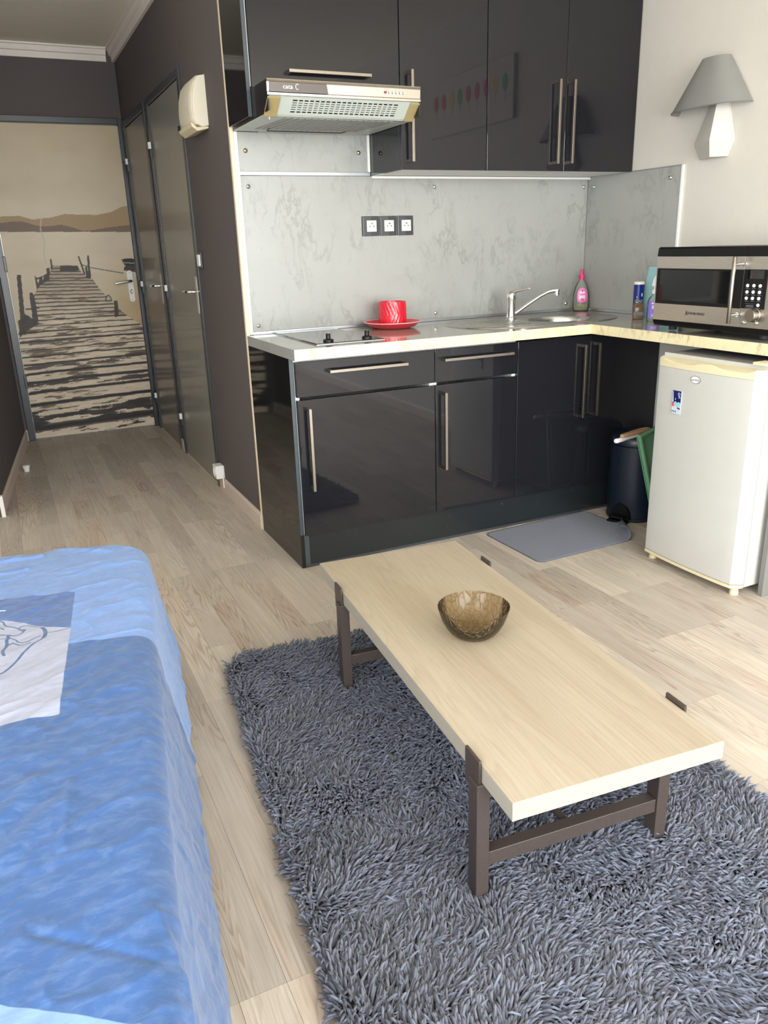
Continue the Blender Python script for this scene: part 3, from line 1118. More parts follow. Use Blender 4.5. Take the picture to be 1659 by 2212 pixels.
for x, z in ((.057, 1.49), (.931, 1.489), (1.782, 1.489), (.053, .929), (.93, .93), (1.70, .93)):
    screw(sp, x, YB - .006, z, 1, 'chrome')
s2 = thing('splashback', 'small marble splashback panel under the extractor hood', 'splashback', (.3, YB, 1.55))
box('marble_sheet', 'marble_splash', (.0262, X1 - .013, YB - .006, YB + .0035, 1.5475, 1.694), s2)
box('alu_strip', 'alu', (.0262, X1 - .001, YB - .011, YB - .0005, 1.5325, 1.547), s2, .001)
box('edge_strip', 'white_plastic', (X1 - .0125, X1 - .0012, YB - .014, YB + .003, 1.5475, 1.694), s2, .001)
for x in (.057, .559):
    screw(s2, x, YB - .006, 1.625, 1, 'brass')
s3 = thing('splashback', 'marble splashback panel on the white right wall', 'splashback', (XR, .24, .9))
box('marble_sheet', 'marble_side', (XR - .0085, XR - .0006, -.068, YB - .007, .9052, SPZ), s3)
box('alu_strip', 'alu', (XR - .014, XR - .0006, -.072, YB - .013, .8925, .905), s3, .001)
box('edge_strip', 'white_plastic', (XR - .010, XR - .0006, -.080, -.0685, .9052, SPZ + .004), s3, .001)
box('top_strip', 'alu', (XR - .010, XR - .0006, -.068, YB - .007, SPZ + .0002, SPZ + .004), s3)
for y, z in ((.506, 1.486), (-.007, 1.487)):
    screw(s3, XR - .0085, y, z, 0, 'chrome')

# triple socket
ts = thing('power_socket', 'dark grey triple power socket with white inserts on the splashback', 'socket', (.69, YB, 1.284))
SX0, SX1, SZ0, SZ1 = .560, .819, 1.285, 1.368
pw = (SX1 - SX0) / 3
for i in range(3):
    a = SX0 + i * pw
    prof = [(a + .0003, YB - .007), (a + .006, YB - .013), (a + pw * .5, YB - .0145), (a + pw - .006, YB - .013), (a + pw - .0003, YB - .007)]
    MB().prism(prof, 2, SZ0, SZ1).build('cover_frame', 'frame_dark', ts, .0015)
    c = a + pw * .53
    ins = box('insert', 'white_plastic', (c - .0235, c + .0235, YB - .0175, YB - .0140, SZ0 + .018, SZ1 - .018), ts, .002)
    zc = (SZ0 + SZ1) / 2
    MB().lathe([(.0205, .0005), (.0205, -.0012), (.0185, -.0012), (.0185, .0005)], (c, YB - .0175, zc), 28, 1, cap=False).build('recess_ring', 'cream_plastic', ins, smooth=40)
    for dx in (-.009, .009):
        MB().lathe([(.0028, 0), (.0028, -.0006)], (c + dx, YB - .0176, zc - .001), 10, 1).build('pin_hole', 'ink_dark', ins)
    MB().lathe([(.003, 0), (.003, -.005), (0, -.006)], (c, YB - .0176, zc + .010), 10, 1, 1.6).build('earth_pin', 'ink_grey', ins)

# ------------------------------------------------------------------ wall units
YU = .242
UZ0, UZ1 = 1.532, 2.30
HDZ = 1.808
u1 = thing('wall_cabinet', 'anthracite wall cabinet with flap door above the extractor hood', 'cabinet', (.31, .4, 1.7), 'anthracite wall cabinets')
carcass(u1, .0085, X1 - .001, YU + .021, YB - .0205, HDZ, UZ1)
box('side_panel', 'gloss_black', (-.006, .008, YU + .02, YB - .0195, 1.708, UZ1), u1, .0008)
box('edge_band', 'grey_edge', (-.006, .008, YU + .0175, YU + .0198, 1.708, UZ1), u1)
fl = front('flap_door', u1, .010, X1 - .001, HDZ - .006, UZ1, YU)
bar_handle((.145, 1.858), (.476, 1.858), YU, fl)
u2 = thing('wall_cabinet', 'anthracite wall cabinet right of the hood with handle on its left', 'cabinet', (.81, .4, UZ0), 'anthracite wall cabinets')
w = MB()
w.box(X1 + .0165, X2 - .0005, YU + .021, YB - .0065, UZ0 + .002, UZ0 + .018).box(X1 + .0165, X2 - .0005, YU + .021, YB - .0065, UZ1 - .016, UZ1).box(X2 - .016, X2 - .0005, YU + .021, YB - .0065, UZ0 + .018, UZ1 - .016)
w.build('carcass', 'carcass_white', u2)
box('side_panel', 'gloss_anthracite', (X1, X1 + .016, YU + .021, YB - .0065, UZ0, UZ1), u2, .0006)
box('edge_band', 'grey_edge', (X1, X1 + .016, YU + .0195, YU + .0209, UZ0, UZ1), u2)
dd = front('door', u2, X1, X2 - .001, UZ0, UZ1, YU)
bar_handle((.651, 1.559), (.651, 1.889), YU, dd)
u3 = thing('wall_cabinet', 'two-door anthracite wall cabinet with paired handles by the white wall', 'cabinet', (1.41, .4, UZ0), 'anthracite wall cabinets')
carcass(u3, X2, X4, YU + .021, YB - .0065, UZ0 + .002, UZ1)
dd = front('door', u3, X2 + .0, X3, UZ0, UZ1, YU)
bar_handle((1.364, 1.559), (1.364, 1.890), YU, dd)
dd = front('door', u3, X3, X4, UZ0, UZ1, YU)
bar_handle((1.4405, 1.561), (1.4405, 1.892), YU, dd)
box('light_rail', 'carcass_white', (X1 + .002, X4, YB - .022, YB - .0072, UZ0 - .0095, UZ0 - .0005), u3)

# ------------------------------------------------------------------ extractor hood
hd = thing('extractor_hood', 'slim stainless extractor hood with yellowed end brackets', 'extractor hood', (.305, .3, 1.695), )
HX0, HX1 = .0105, .6065
HF = .060
w = MB()
w.box(HX0 - .001, HX1, .130, YB - .020, 1.698, 1.7015)
w.box(HX0 - .001, HX0 + .004, .068, YB - .020, 1.7015, 1.7995).box(HX1 - .005, HX1, .068, YB - .020, 1.7015, 1.7995)
w.build('hood_body', 'hood_dark', hd)
box('top_sheet', 'hood_steel', (HX0 - .001, HX1, HF + .004, YU + .015, 1.7996, 1.8008), hd)
# fascia: sheet with rolled edges
pr = [(HF + .010, 1.7995), (HF, 1.7995), (HF - .0025, 1.795), (HF + .001, 1.790), (HF + .003, 1.760), (HF + .0, 1.757), (HF + .001, 1.750), (HF + .012, 1.748)]
ring = [[(x, y, z) for y, z in pr] for x in (HX0 - .004, HX1 - .002)]
fa = MB().loft(ring).build('fascia', 'hood_steel', hd, smooth=25)
MB().prism([(HX0 + .004, 1.7595), (HX0 + .004, 1.7895), (.228, 1.7895), (.231, 1.770), (.2325, 1.7595)], 1, HF - .0012, HF + .0008).build('fascia_reflection', 'hood_reflection', fa)  # dark reflection in the left of the steel fascia, laid on as a tinted sheet
Mx = frame((.082, HF - .0016, 1.7765), (1, 0, 0), (0, 0, 1))
text('logo', 'cata', .020, 'ink_white', Mx, fa, .0002, 1.15)
MB().tube([(.117 + .006 * math.cos(a), HF - .0016, 1.7775 + .0085 * math.sin(a)) for a in np.linspace(.7, 5.4, 16)], .0009, 6).build('logo_ring', 'ink_white', fa)
xb = [at(833 + i * 7.7, 200 + i * .6, 1, HF)[0] for i in range(6)]
for i, x in enumerate(xb):
    if i == 0:
        MB().lathe([(.0042, .002), (.0042, -.003), (.003, -.004), (0, -.004)], (x, HF - .0005, 1.7755), 14, 1).build('pilot_light', 'pop_red', fa, smooth=50)
    else:
        MB().lathe([(.0046, .002), (.0046, -.004), (.004, -.0055), (0, -.0058)], (x, HF - .0005, 1.7755), 14, 1).build('button', 'chrome', fa, smooth=50)
# sloping grille with open slots
GA, GB = Vector((0, .070, 1.749)), Vector((0, .128, 1.6985))
gd = (GB - GA)
gl_ = gd.length
gdn = gd.normalized()
gn = Vector((0, gdn.z, -gdn.y))
if gn.y > 0:
    gn = -gn


def gbox(w, x0, x1, s0, s1, d0, d1):
    c = []
    for d in (d0, d1):
        for s in (s0, s1):
            for x in (x0, x1):
                p = GA + gdn * s + gn * d
                c.append((x, p.y, p.z))
    w.add(c, [(0, 2, 3, 1), (4, 5, 7, 6), (0, 1, 5, 4), (2, 6, 7, 3), (0, 4, 6, 2), (1, 3, 7, 5)])


w = MB()
SL0, SL1, S0, S1 = .105, .520, .012, .066
gbox(w, HX0 + .002, SL0, 0, gl_, 0, .002)
gbox(w, SL1, HX1 - .004, 0, gl_, 0, .002)
gbox(w, SL0, SL1, 0, S0, 0, .002)
gbox(w, SL0, SL1, S1, gl_, 0, .002)
NC, NR = 20, 6
cw = (SL1 - SL0) / NC
rh = (S1 - S0) / NR
for i in range(1, NC):
    gbox(w, SL0 + i * cw - .0028, SL0 + i * cw + .0028, S0, S1, 0, .002)
for j in range(1, NR):
    gbox(w, SL0, SL1, S0 + j * rh - .0026, S0 + j * rh + .0026, .0002, .0018)
w.build('grille', 'hood_paint', hd)
w = MB()
gbox(w, HX0 + .004, HX1 - .006, .004, gl_ - .003, -.010, -.0085)
w.build('grille_back', 'hood_dark', hd)
for x0, x1 in ((HX0 - .002, HX0 + .046), (HX1 - .040, HX1 - .001)):
    w = MB()
    gbox(w, x0, x1, .0, gl_ + .004, .0022, .008)
    w.build('end_bracket', 'gold_plastic', hd, .002)
box('bottom_pan', 'hood_paint', (HX0, HX1 - .001, .134, YB - .022, 1.6945, 1.6978), hd, .001)
for i in range(17):
    x = .075 + i * .0262
    y0, y1 = .165, .455
    MB().prism([(x, y1), (x + .017, y1), (x + .017 + .03, y0), (x + .03, y0)], 2, 1.6925, 1.6944).build('filter_rib', 'filter_grey', hd)
MB().tube([(.12, .415, 1.6925), (.13, .475, 1.6905), (.45, .475, 1.6905), (.46, .44, 1.6925)], .002, 6).build('filter_wire', 'rubber', hd)
MB().lathe([(.003, 0), (.003, -.012)], (.032, .134, 1.694), 8).build('hook', 'alu', hd)

# ------------------------------------------------------------------ on the worktop
hb = thing('hob', 'black glass two-knob electric hob set in the worktop', 'hob', (.26, .27, ZT))
box('glass_plate', 'hob_glass', (.117, .402, .012, .525, ZT + .0002, ZT + .0055), hb, .0015)
box('steel_rim', 'alu', (.1155, .4035, .0105, .5265, ZT + .0001, ZT + .0020), hb)
for x, y in ((.186, .066), (.352, .068)):
    kb = MB().lathe([(.0205, 0), (.0205, .004), (.019, .007), (.0105, .009), (.0095, .010), (.0095, .027), (.008, .029), (0, .029)], (x, y, ZT + .0056), 24).build('knob', 'black_plastic', hb, smooth=40)
    box('pointer', 'ink_white', (x - .0008, x + .0008, y - .009, y - .002, ZT + .0344, ZT + .0350), kb)

pc = (.632, .405)
plate = MB()
prof = [(0, .006), (.07, .006), (.095, .010), (.1225, .026), (.1255, .0285), (.1275, .0270), (.100, .006), (.078, .0015), (.074, 0), (0, 0)]
plate.lathe(prof, (pc[0], pc[1], ZT + .0003), 64, cap=False)
pt_ = thing('plate', 'red plate with pale rim on the worktop under the red cup', 'plate', (pc[0], pc[1], ZT))
plate.build('dish', 'red_plate', pt_, smooth=50)
MB().lathe([(.1245, .0280), (.1262, .0296), (.1285, .0290), (.1288, .0272), (.1268, .0262)], (pc[0], pc[1], ZT + .0003), 64, cap=False).build('rim', 'pink_rim', pt_, smooth=60)
# cup with two bands of slanted flutes meeting in a chevron
NA, NH = 168, 26
ring = []
r0, hC = .0605, .108
for j in range(NH + 1):
    t = j / NH
    rr = []
    for i in range(NA):
        a = 2 * math.pi * i / NA
        ph = a * 24 + (t - .5) * (17 if t > .5 else -17) * 1.0
        sw_ = (ph / (2 * math.pi)) % 1.0
        amp = .0022 * min(1, min(t, 1 - t) * 14)
        k = r0 + amp * (sw_ - .5) + (.0008 if 0 < j < NH else 0)
        rr.append((pc[0] + k * math.cos(a), pc[1] + k * math.sin(a), ZT + .0068 + hC * t))
    ring.append(rr)
for rr_, zz in ((r0 - .0035, hC), (r0 - .005, hC - .006), (r0 - .006, .012), (.0005, .008)):
    ring.append([(pc[0] + rr_ * math.cos(2 * math.pi * i / NA), pc[1] + rr_ * math.sin(2 * math.pi * i / NA), ZT + .0068 + zz) for i in range(NA)])
cup = MB().loft(ring).build('cup', 'red_glaze', None, smooth=50)
tag(cup, 'bright red cup with chevron flutes standing on the red plate', 'cup')

# sink: oval rim, drainer ribs, round bowl
sk = thing('sink', 'oval stainless steel inset sink with drainer in the worktop', 'sink', (1.27, .24, ZT))
SC_ = (1.27, .24)
SA, SB, SN = .430, .240, 2.6
BC = (1.41, .225)


def superell(k, a):
    """point of the scaled outline hit by the ray from the bowl centre in direction a"""
    lo, hi = 0.0, 1.2
    for _ in range(40):
        mid = (lo + hi) / 2
        x, y = BC[0] + mid * math.cos(a) - SC_[0], BC[1] + mid * math.sin(a) - SC_[1]
        if (abs(x) / (SA * k)) ** SN + (abs(y) / (SB * k)) ** SN > 1:
            hi = mid
        else:
            lo = mid
    return (BC[0] + lo * math.cos(a), BC[1] + lo * math.sin(a))


AN = [2 * math.pi * i / 96 for i in range(96)]
rings = []
for k, z in ((1.0, ZT + .0004), (.997, ZT + .0030), (.985, ZT + .0052), (.972, ZT + .0050), (.958, ZT + .0022), (.945, ZT + .0012)):
    rings.append([superell(k, a) + (z,) for a in AN])
for sc, z in ((1.06, .0012), (1.02, .0004), (1.0, -.004), (.975, -.02), (.95, -.09), (.90, -.125), (.80, -.138), (.25, -.142), (.22, -.150)):
    rings.append([(BC[0] + .150 * sc * math.cos(a), BC[1] + .125 * sc * math.sin(a), ZT + z) for a in AN])
MB().loft(rings, cap=False).build('basin', 'sink_steel', sk, smooth=50)
MB().lathe([(.033, 0), (.033, .003), (.026, .004), (.010, .002), (0, .002)], (BC[0], BC[1], ZT - .1495), 24).build('drain', 'chrome', sk, smooth=50)
for i in range(5):
    y = .13 + i * .055
    xs = [.905 + .02 * abs(i - 2), 1.02, 1.12, 1.205 - .012 * abs(i - 2)]
    MB().tube([(x, y + .05 * ((x - .9) * .3) * (i - 2) * .2, ZT + .0014) for x in xs], [.0015, .0032, .0032, .0015], 8).build('drainer_rib', 'sink_steel', sk, smooth=60)

tp = thing('tap', 'chrome single-lever mixer tap behind the sink', 'tap', (1.25, .385, ZT))
TX, TY = 1.252, .385
MB().lathe([(.027, .0), (.027, .006), (.0215, .010), (.0205, .03), (.0205, .085), (.0225, .092), (.0225, .100), (.0, .100)], (TX, TY, ZT + .0015), 28).build('tap_body', 'chrome', tp, smooth=45)
tipx, tipy = 1.462, .300
dv = Vector((tipx - TX, tipy - TY, 0)).normalized()
path = [Vector((TX, TY, ZT + .022)) + dv * .010]
for s, z in ((.03, .032), (.09, .072), (.14, .103), (.175, .119), (.20, .124), (.222, .124)):
    path.append(Vector((TX, TY, ZT + z)) + dv * s)
MB().tube(path, [.0092, .009, .0085, .0085, .009, .0105, .0112], 14).build('spout', 'chrome', tp, smooth=60)
e_ = path[-1]
MB().lathe([(.0125, .004), (.0130, -.006), (.0125, -.022), (.010, -.0225), (0, -.0225)], (e_.x - dv.x * .004, e_.y - dv.y * .004, e_.z), 20).build('aerator', 'chrome', tp, smooth=45)
lv = MB()
lv.lathe([(.0225, .1), (.0222, .112), (.018, .122), (.008, .127), (0, .128)], (TX, TY, ZT + .0015), 24)
lv.build('lever_cap', 'chrome', tp, smooth=60)
MB().tube([(TX - .006, TY, ZT + .118), (TX + .02, TY - .006, ZT + .126), (TX + .05, TY - .014, ZT + .130), (TX + .082, TY - .02, ZT + .136), (TX + .088, TY - .021, ZT + .137)], [.012, .008, .0045, .0035, .0045], 12).build('lever', 'chrome', tp, smooth=60)

# washing-up liquid
BX, BY = 1.748, .488
bt = thing('soap_bottle', 'clear washing-up liquid bottle with pink cap and label by the sink', 'bottle', (BX, BY, ZT))
bz = ZT + .0003


def ovalrings(prof, cx, cy, z0, n=32, ang=0.0):
    R_ = []
    for a_, b_, h in prof:
        rr = []
        for i in range(n):
            t = 2 * math.pi * i / n
            x, y = a_ * math.cos(t), b_ * math.sin(t)
            rr.append((cx + x * math.cos(ang) - y * math.sin(ang), cy + x * math.sin(ang) + y * math.cos(ang), z0 + h))
        R_.append(rr)
    return R_


bp_ = [(.036, .022, 0), (.041, .026, .006), (.0425, .027, .03), (.041, .026, .07), (.037, .024, .10), (.030, .020, .125), (.021, .015, .143), (.0135, .0125, .152), (.0125, .0125, .158)]
BA = -.42
MB().loft(ovalrings(bp_, BX, BY, bz, ang=BA)).build('bottle_body', 'clear_plastic', bt, smooth=60)
lq = [(max(a_ - .002, .001), max(b_ - .002, .001), h + (.002 if h == 0 else 0)) for a_, b_, h in bp_[:3]] + [(.0395, .0245, .038)]
MB().loft(ovalrings(lq, BX, BY, bz, ang=BA)).build('liquid', 'soap_liquid', bt, smooth=60)
MB().lathe([(.0145, .157), (.0148, .160), (.0145, .178), (.0075, .179), (.0058, .190), (.0075, .197), (.0060, .203), (.0025, .206), (0, .206)], (BX, BY, bz), 24).build('cap', 'pink_plastic', bt, smooth=40)


def oval_label(name, mat, parent, cx, cy, prof, ang, t0, t1, z0, z1, off, round_=True, n=18, nz=14):
    """a patch of label hugging the front of an oval bottle"""
    vs, fs_ = [], []
    hs = [p[2] for p in prof]
    for j in range(nz + 1):
        h = z0 + (z1 - z0) * j / nz
        k = float(np.interp(h, hs, [p[0] for p in prof])) + off
        q = float(np.interp(h, hs, [p[1] for p in prof])) + off
        u = 2 * j / nz - 1
        wdt = (math.sqrt(max(0.0, 1 - abs(u) ** 3.2)) if round_ else 1.0)
        for i in range(n + 1):
            t = (t0 + t1) / 2 + (t1 - t0) / 2 * wdt * (2 * i / n - 1)
            x, y = k * math.cos(t), q * math.sin(t)
            vs.append((cx + x * math.cos(ang) - y * math.sin(ang), cy + x * math.sin(ang) + y * math.cos(ang), bz + h))
    for j in range(nz):
        for i in range(n):
            a = j * (n + 1) + i
            fs_.append((a, a + 1, a + n + 2, a + n + 1))
    b = MB()
    b.add(vs, fs_)
    me = bpy.data.meshes.new(name)
    me.from_pydata(b.v, [], b.f)
    me.shade_smooth()
    me.materials.append(MATS[mat])
    return link(name, me, parent)


lab = oval_label('label', 'pink_label', bt, BX, BY, bp_, BA, -2.25, -.85, .042, .118, .0006)
oval_label('label_light', 'pale_pink', lab, BX, BY, bp_, BA, -2.0, -1.2, .055, .105, .0010)
oval_label('label_band', 'pink_label', lab, BX, BY, bp_, BA, -1.95, -1.15, .080, .088, .0013, False)
oval_label('label_band', 'pink_plastic', lab, BX, BY, bp_, BA, -1.75, -1.4, .057, .064, .0013, False)
oval_label('label_mark', 'ink_dark', lab, BX, BY, bp_, BA, -1.68, -1.50, .098, .104, .0013, False)

# spice jar, salt tin, board and soap spray in the corner by the microwave
jx, jy = 1.655, -.030
jr = thing('spice_jar', 'small square glass jar of brown spice by the microwave', 'jar', (jx, jy, ZT))


def sq(cx, cy, w_, z, ch=.25, ang=-.55):
    c = []
    a = w_ / 2
    b = a * (1 - ch)
    for x, y in ((-b, -a), (b, -a), (a, -b), (a, b), (b, a), (-b, a), (-a, b), (-a, -b)):
        c.append((cx + x * math.cos(ang) - y * math.sin(ang), cy + x * math.sin(ang) + y * math.cos(ang), z))
    return c


MB().loft([sq(jx, jy, .040, bz), sq(jx, jy, .043, bz + .003), sq(jx, jy, .043, bz + .052), sq(jx, jy, .036, bz + .066, .4), sq(jx, jy, .036, bz + .070, .45)]).build('jar_glass', 'spice_brown', jr, .001)
MB().lathe([(.0175, .0702), (.019, .072), (.019, .084), (.0175, .086), (0, .086)], (jx, jy, bz), 20).build('lid', 'clear_plastic', jr, smooth=40)
q = sq(jx, jy, .0437, 0)
MB().loft([[tuple(p[:2]) + (bz + z,) for p in sq(jx, jy, .0445, 0)] for z in (.018, .032)], cap=False).build('label', 'ink_grey', jr)
tx_, ty_ = 1.708, .030
tn = thing('salt_tin', 'dark blue salt tin with white lid behind the spice jar', 'tin', (tx_, ty_, ZT))
MB().lathe([(.024, 0), (.024, .008), (.0232, .008)], (tx_, ty_, bz), 28).build('base_ring', 'white_plastic', tn, smooth=40)
MB().lathe([(.0235, .008), (.0235, .147), (0, .147)], (tx_, ty_, bz), 28).build('tin_body', 'blue_label', tn, smooth=40)
MB().lathe([(.024, .1472), (.0242, .151), (.0236, .158), (.018, .160), (0, .160)], (tx_, ty_, bz), 28).build('lid', 'white_plastic', tn, smooth=40)
va = math.atan2(CAM[1] - ty_, CAM[0] - tx_)
for (dz, hh, da, wa, mt) in ((.088, .008, -.30, .10, 'ink_white'), (.079, .003, -.30, .5, 'ink_grey'), (.052, .02, -.30, .45, 'magnet_pale'), (.095, .014, .65, .25, 'ink_white')):
    rg = []
    for z in (dz, dz + hh):
        rg.append([(tx_ + .0238 * math.cos(va + da + wa * (k / 6 - .5)), ty_ + .0238 * math.sin(va + da + wa * (k / 6 - .5)), bz + z) for k in range(7)])
    MB().loft(rg, cap=False, closed=False).build('print_mark', mt, tn)
p0 = at(1391.5, 688, 2, ZT)
bd_x = XR - .045
yb_ = at(1393, 600, 0, bd_x)[1]
zt_ = at(1394, 576, 0, bd_x)[2]
bd = MB()
bd.prism([(bd_x - .022, bz), (bd_x - .016, bz), (bd_x + .028, zt_), (bd_x + .022, zt_)], 1, yb_ - .24, yb_)
tag(bd.build('chopping_board', 'teal_board', None, .0015), 'pale teal glass board leaning on the wall behind the microwave', 'board')
sx_, sy_ = 1.636, -.146
sb = thing('soap_spray', 'lilac-labelled soap pump bottle tucked beside the microwave', 'bottle', (sx_, sy_, ZT))
spf = [(.026, .017, 0), (.028, .019, .004), (.028, .019, .085), (.022, .016, .100), (.011, .011, .110), (.010, .010, .118)]
MB().loft(ovalrings(spf, sx_, sy_, bz, ang=-.5)).build('bottle_body', 'clear_plastic', sb, smooth=60)
MB().loft(ovalrings([(a_ * .94, b_ * .93, h + .001) for a_, b_, h in spf[:2]] + [(.0264, .0177, .02)], sx_, sy_, bz, ang=-.5)).build('liquid', 'soap_liquid', sb, smooth=60)
lb = oval_label('label', 'purple_label', sb, sx_, sy_, spf, -.5, -2.7, -.5, .014, .088, .0006, False)
oval_label('label_flower', 'pale_pink', lb, sx_, sy_, spf, -.5, -2.0, -1.2, .052, .070, .0010)
oval_label('label_mark', 'pale_pink', lb, sx_, sy_, spf, -.5, -2.1, -1.0, .074, .080, .0010, False)
oval_label('label_mark', 'pale_pink', lb, sx_, sy_, spf, -.5, -2.0, -1.1, .028, .031, .0010, False)
oval_label('label_mark', 'pale_pink', lb, sx_, sy_, spf, -.5, -2.0, -1.1, .022, .025, .0010, False)
MB().lathe([(.012, .117), (.012, .132), (.005, .134), (.005, .150), (0, .150)], (sx_, sy_, bz), 20).build('pump_collar', 'white_plastic', sb, smooth=40)
MB().prism([(sx_ - .012, bz + .148), (sx_ + .04, bz + .150), (sx_ + .036, bz + .19), (sx_ + .012, bz + .200), (sx_ - .004, bz + .178)], 1, sy_ - .011, sy_ + .011).build('trigger_head', 'white_plastic', sb, .003)

# ------------------------------------------------------------------ microwave
MX = 1.380


def mw(a, b, x=MX):
    return at(1300 + a * 359 / 1659, 500 + b * 359 / 1659, 0, x)


mv = thing('microwave', 'stainless and black microwave oven on the worktop return', 'microwave', (1.56, -.68, ZT))
MY0, MY1 = -.412, -.955            # far and near end
MZ0, MZ1 = .914, 1.205
zs1 = mw(900, 248)[2]
zs0 = mw(900, 912)[2]
ydv = mw(1402, 600)[1]
body = MB()
body.prism([(1.40, MZ0), (1.70, MZ0), (1.735, MZ0 + .03), (1.735, MZ1 - .02), (1.70, MZ1 - .002), (1.40, MZ1 - .002)], 1, MY1 + .004, MY0 - .004)
body.build('body', 'panel_grey', mv, .004)
for nm, ya, yb in (('door', ydv + .0008, MY0), ('control_panel', MY1, ydv - .0008)):
    pr_steel = MB().box(MX, 1.399, ya, yb, zs0, zs1).build(nm, 'brushed_steel', mv, .001)
    MB().prism([(MX, zs1 + .0004), (1.399, zs1 + .0004), (1.399, MZ1), (MX + .010, MZ1), (MX + .003, MZ1 - .006)], 1, ya, yb).build('top_band', 'black_plastic', pr_steel, .001)
    MB().prism([(MX, zs0 - .0004), (1.399, zs0 - .0004), (1.399, MZ0 - .002), (MX + .014, MZ0 - .002), (MX + .006, MZ0 + .004)], 1, ya, yb).build('bottom_band', 'black_plastic', pr_steel, .001)
    if nm == 'door':
        door = pr_steel
    else:
        cp = pr_steel
wy0 = (mw(557, 365)[1] + mw(537, 712)[1]) / 2
wz1 = mw(900, 372)[2]
wz0 = mw(900, 738)[2]
wy1 = (mw(1283, 380)[1] + mw(1250, 752)[1]) / 2
MB().box(MX - .0014, MX - .0001, ydv + .0012, wy0, wz0, wz1).build('door_glass', 'black_plastic', door)
MB().box(MX - .0020, MX - .0015, wy1, wy0 - .018, wz0 + .012, wz1 - .006).build('viewing_window', 'window_black', door)
MB().box(MX - .0014, MX - .0001, MY1 + .03, ydv - .0012, wz0 + .002, wz1 + .001).build('keypad', 'black_plastic', cp)
hy = (mw(1330, 300, MX - .04)[1] + mw(1266, 900, MX - .04)[1]) / 2
hz1, hz0 = mw(1330, 252, MX - .04)[2], mw(1262, 918, MX - .04)[2]
rod = MB().lathe([(0, hz0), (.0062, hz0), (.007, hz0 + .001), (.007, hz1 - .001), (.0062, hz1), (0, hz1)], (MX - .042, hy, 0), 18).build('handle', 'handle_steel', door, smooth=40)
for z in (hz1 - .025, hz0 + .028):
    MB().lathe([(.0042, -.036), (.0042, -.004), (.008, -.004), (.008, -.0003)], (MX, hy, z), 14, 0).build('handle_post', 'chrome', door, smooth=40)
Mx = frame((MX - .0006, mw(930, 820)[1], mw(930, 822)[2]), (0, -1, 0), (0, 0, 1))
text('brand_lettering', 'SCHAUBLORENZ', .0125, 'ink_dark', Mx, door, .0003, .95)
by, bz_ = mw(845, 815)[1], mw(845, 815)[2]
MB().tube([(MX - .0006, by + .008, bz_ - .008), (MX - .0006, by + .004, bz_ - .006), (MX - .0006, by + .001, bz_ + .009), (MX - .0006, by - .002, bz_ - .004), (MX - .0006, by - .006, bz_ - .007)], .0007, 6).build('brand_mark', 'ink_dark', door)
cols = [(1462, 540), (1525, 541), (1588, 544), (1455, 604), (1517, 605), (1580, 608), (1448, 666), (1510, 668), (1572, 671), (1564, 737)]
for a, b in cols:
    P_ = mw(a, b)
    k = MB().lathe([(.0058, -.001), (.0056, -.004), (.003, -.0055), (0, -.0058)], (MX - .0012, P_[1], P_[2]), 14, 0).build('button', 'white_plastic', cp, smooth=60)
    box('button_caption', 'ink_grey', (MX - .0018, MX - .0015, P_[1] - .008, P_[1] + .008, P_[2] - .0105, P_[2] - .0092), cp)
P_ = mw(1478, 740)
for b0 in ((P_[1] - .020, P_[1] + .020, P_[2] + .006, P_[2] + .0067), (P_[1] - .020, P_[1] + .020, P_[2] - .0087, P_[2] - .008), (P_[1] - .016, P_[1] + .014, P_[2] - .001, P_[2] + .0012), (P_[1] - .016, P_[1] + .016, P_[2] - .005, P_[2] - .0035)):
    box('programme_print', 'ink_grey', (MX - .0018, MX - .0015) + b0, cp)
P_ = mw(1545, 430)
dsp = box('display', 'window_black', (MX - .0019, MX - .0015, P_[1] - .033, P_[1] + .033, P_[2] - .014, P_[2] + .014), cp)
for k in range(4):
    yy = P_[1] + .018 - k * .011
    for (y0_, y1_, z0_, z1_) in ((-.0030, .0030, .006, .0068), (-.0030, .0030, -.0004, .0004), (-.0030, .0030, -.0068, -.006), (-.0038, -.0030, -.006, .006), (.0030, .0038, -.006, .006)):
        box('digit_segment', 'ink_brown', (MX - .0021, MX - .00191, yy + y0_, yy + y1_, P_[2] + z0_, P_[2] + z1_), dsp)
P_ = mw(1500, 838, MX - .01)
MB().lathe([(.0245, -.0005), (.0245, -.004), (.022, -.006), (.021, -.027), (.0195, -.029), (0, -.029)], (MX, P_[1] - .004, P_[2]), 32, 0).build('dial', 'handle_steel', cp, smooth=40)
for a, b in ((1415, 908), (1538, 916)):
    P_ = mw(a, b)
    MB().lathe([(.0068, -.0003), (.0068, -.004), (.004, -.006), (0, -.0062)], (MX, P_[1], P_[2]), 16, 0).build('button', 'chrome', cp, smooth=60)
for x in (1.43, 1.68):
    for y in (MY0 - .06, MY1 + .06):
        MB().lathe([(.014, -.0185), (.016, -.012), (.013, .001)], (x, y, MZ0), 16).build('foot', 'rubber', mv, smooth=40)

# ------------------------------------------------------------------ fridge
fr = thing('fridge', 'small white fridge with yellowed handle trim under the worktop return', 'fridge', (1.5, -.8, 0))
FY0, FY1 = -.570, -1.038
FX = 1.252
box('cabinet', 'white_enamel', (1.318, 1.775, FY1 + .004, FY0 - .004, .030, .800), fr, .004)
box('top_lid', 'panel_grey', (1.308, 1.78, FY1 + .002, FY0 - .002, .8005, .828), fr, .004)
box('top_lid_edge', 'white_enamel', (1.300, 1.3076, FY1 + .002, FY0 - .002, .8005, .829), fr, .001)
box('gasket', 'ink_grey', (1.3085, 1.3178, FY1 + .010, FY0 - .010, .045, .79), fr)


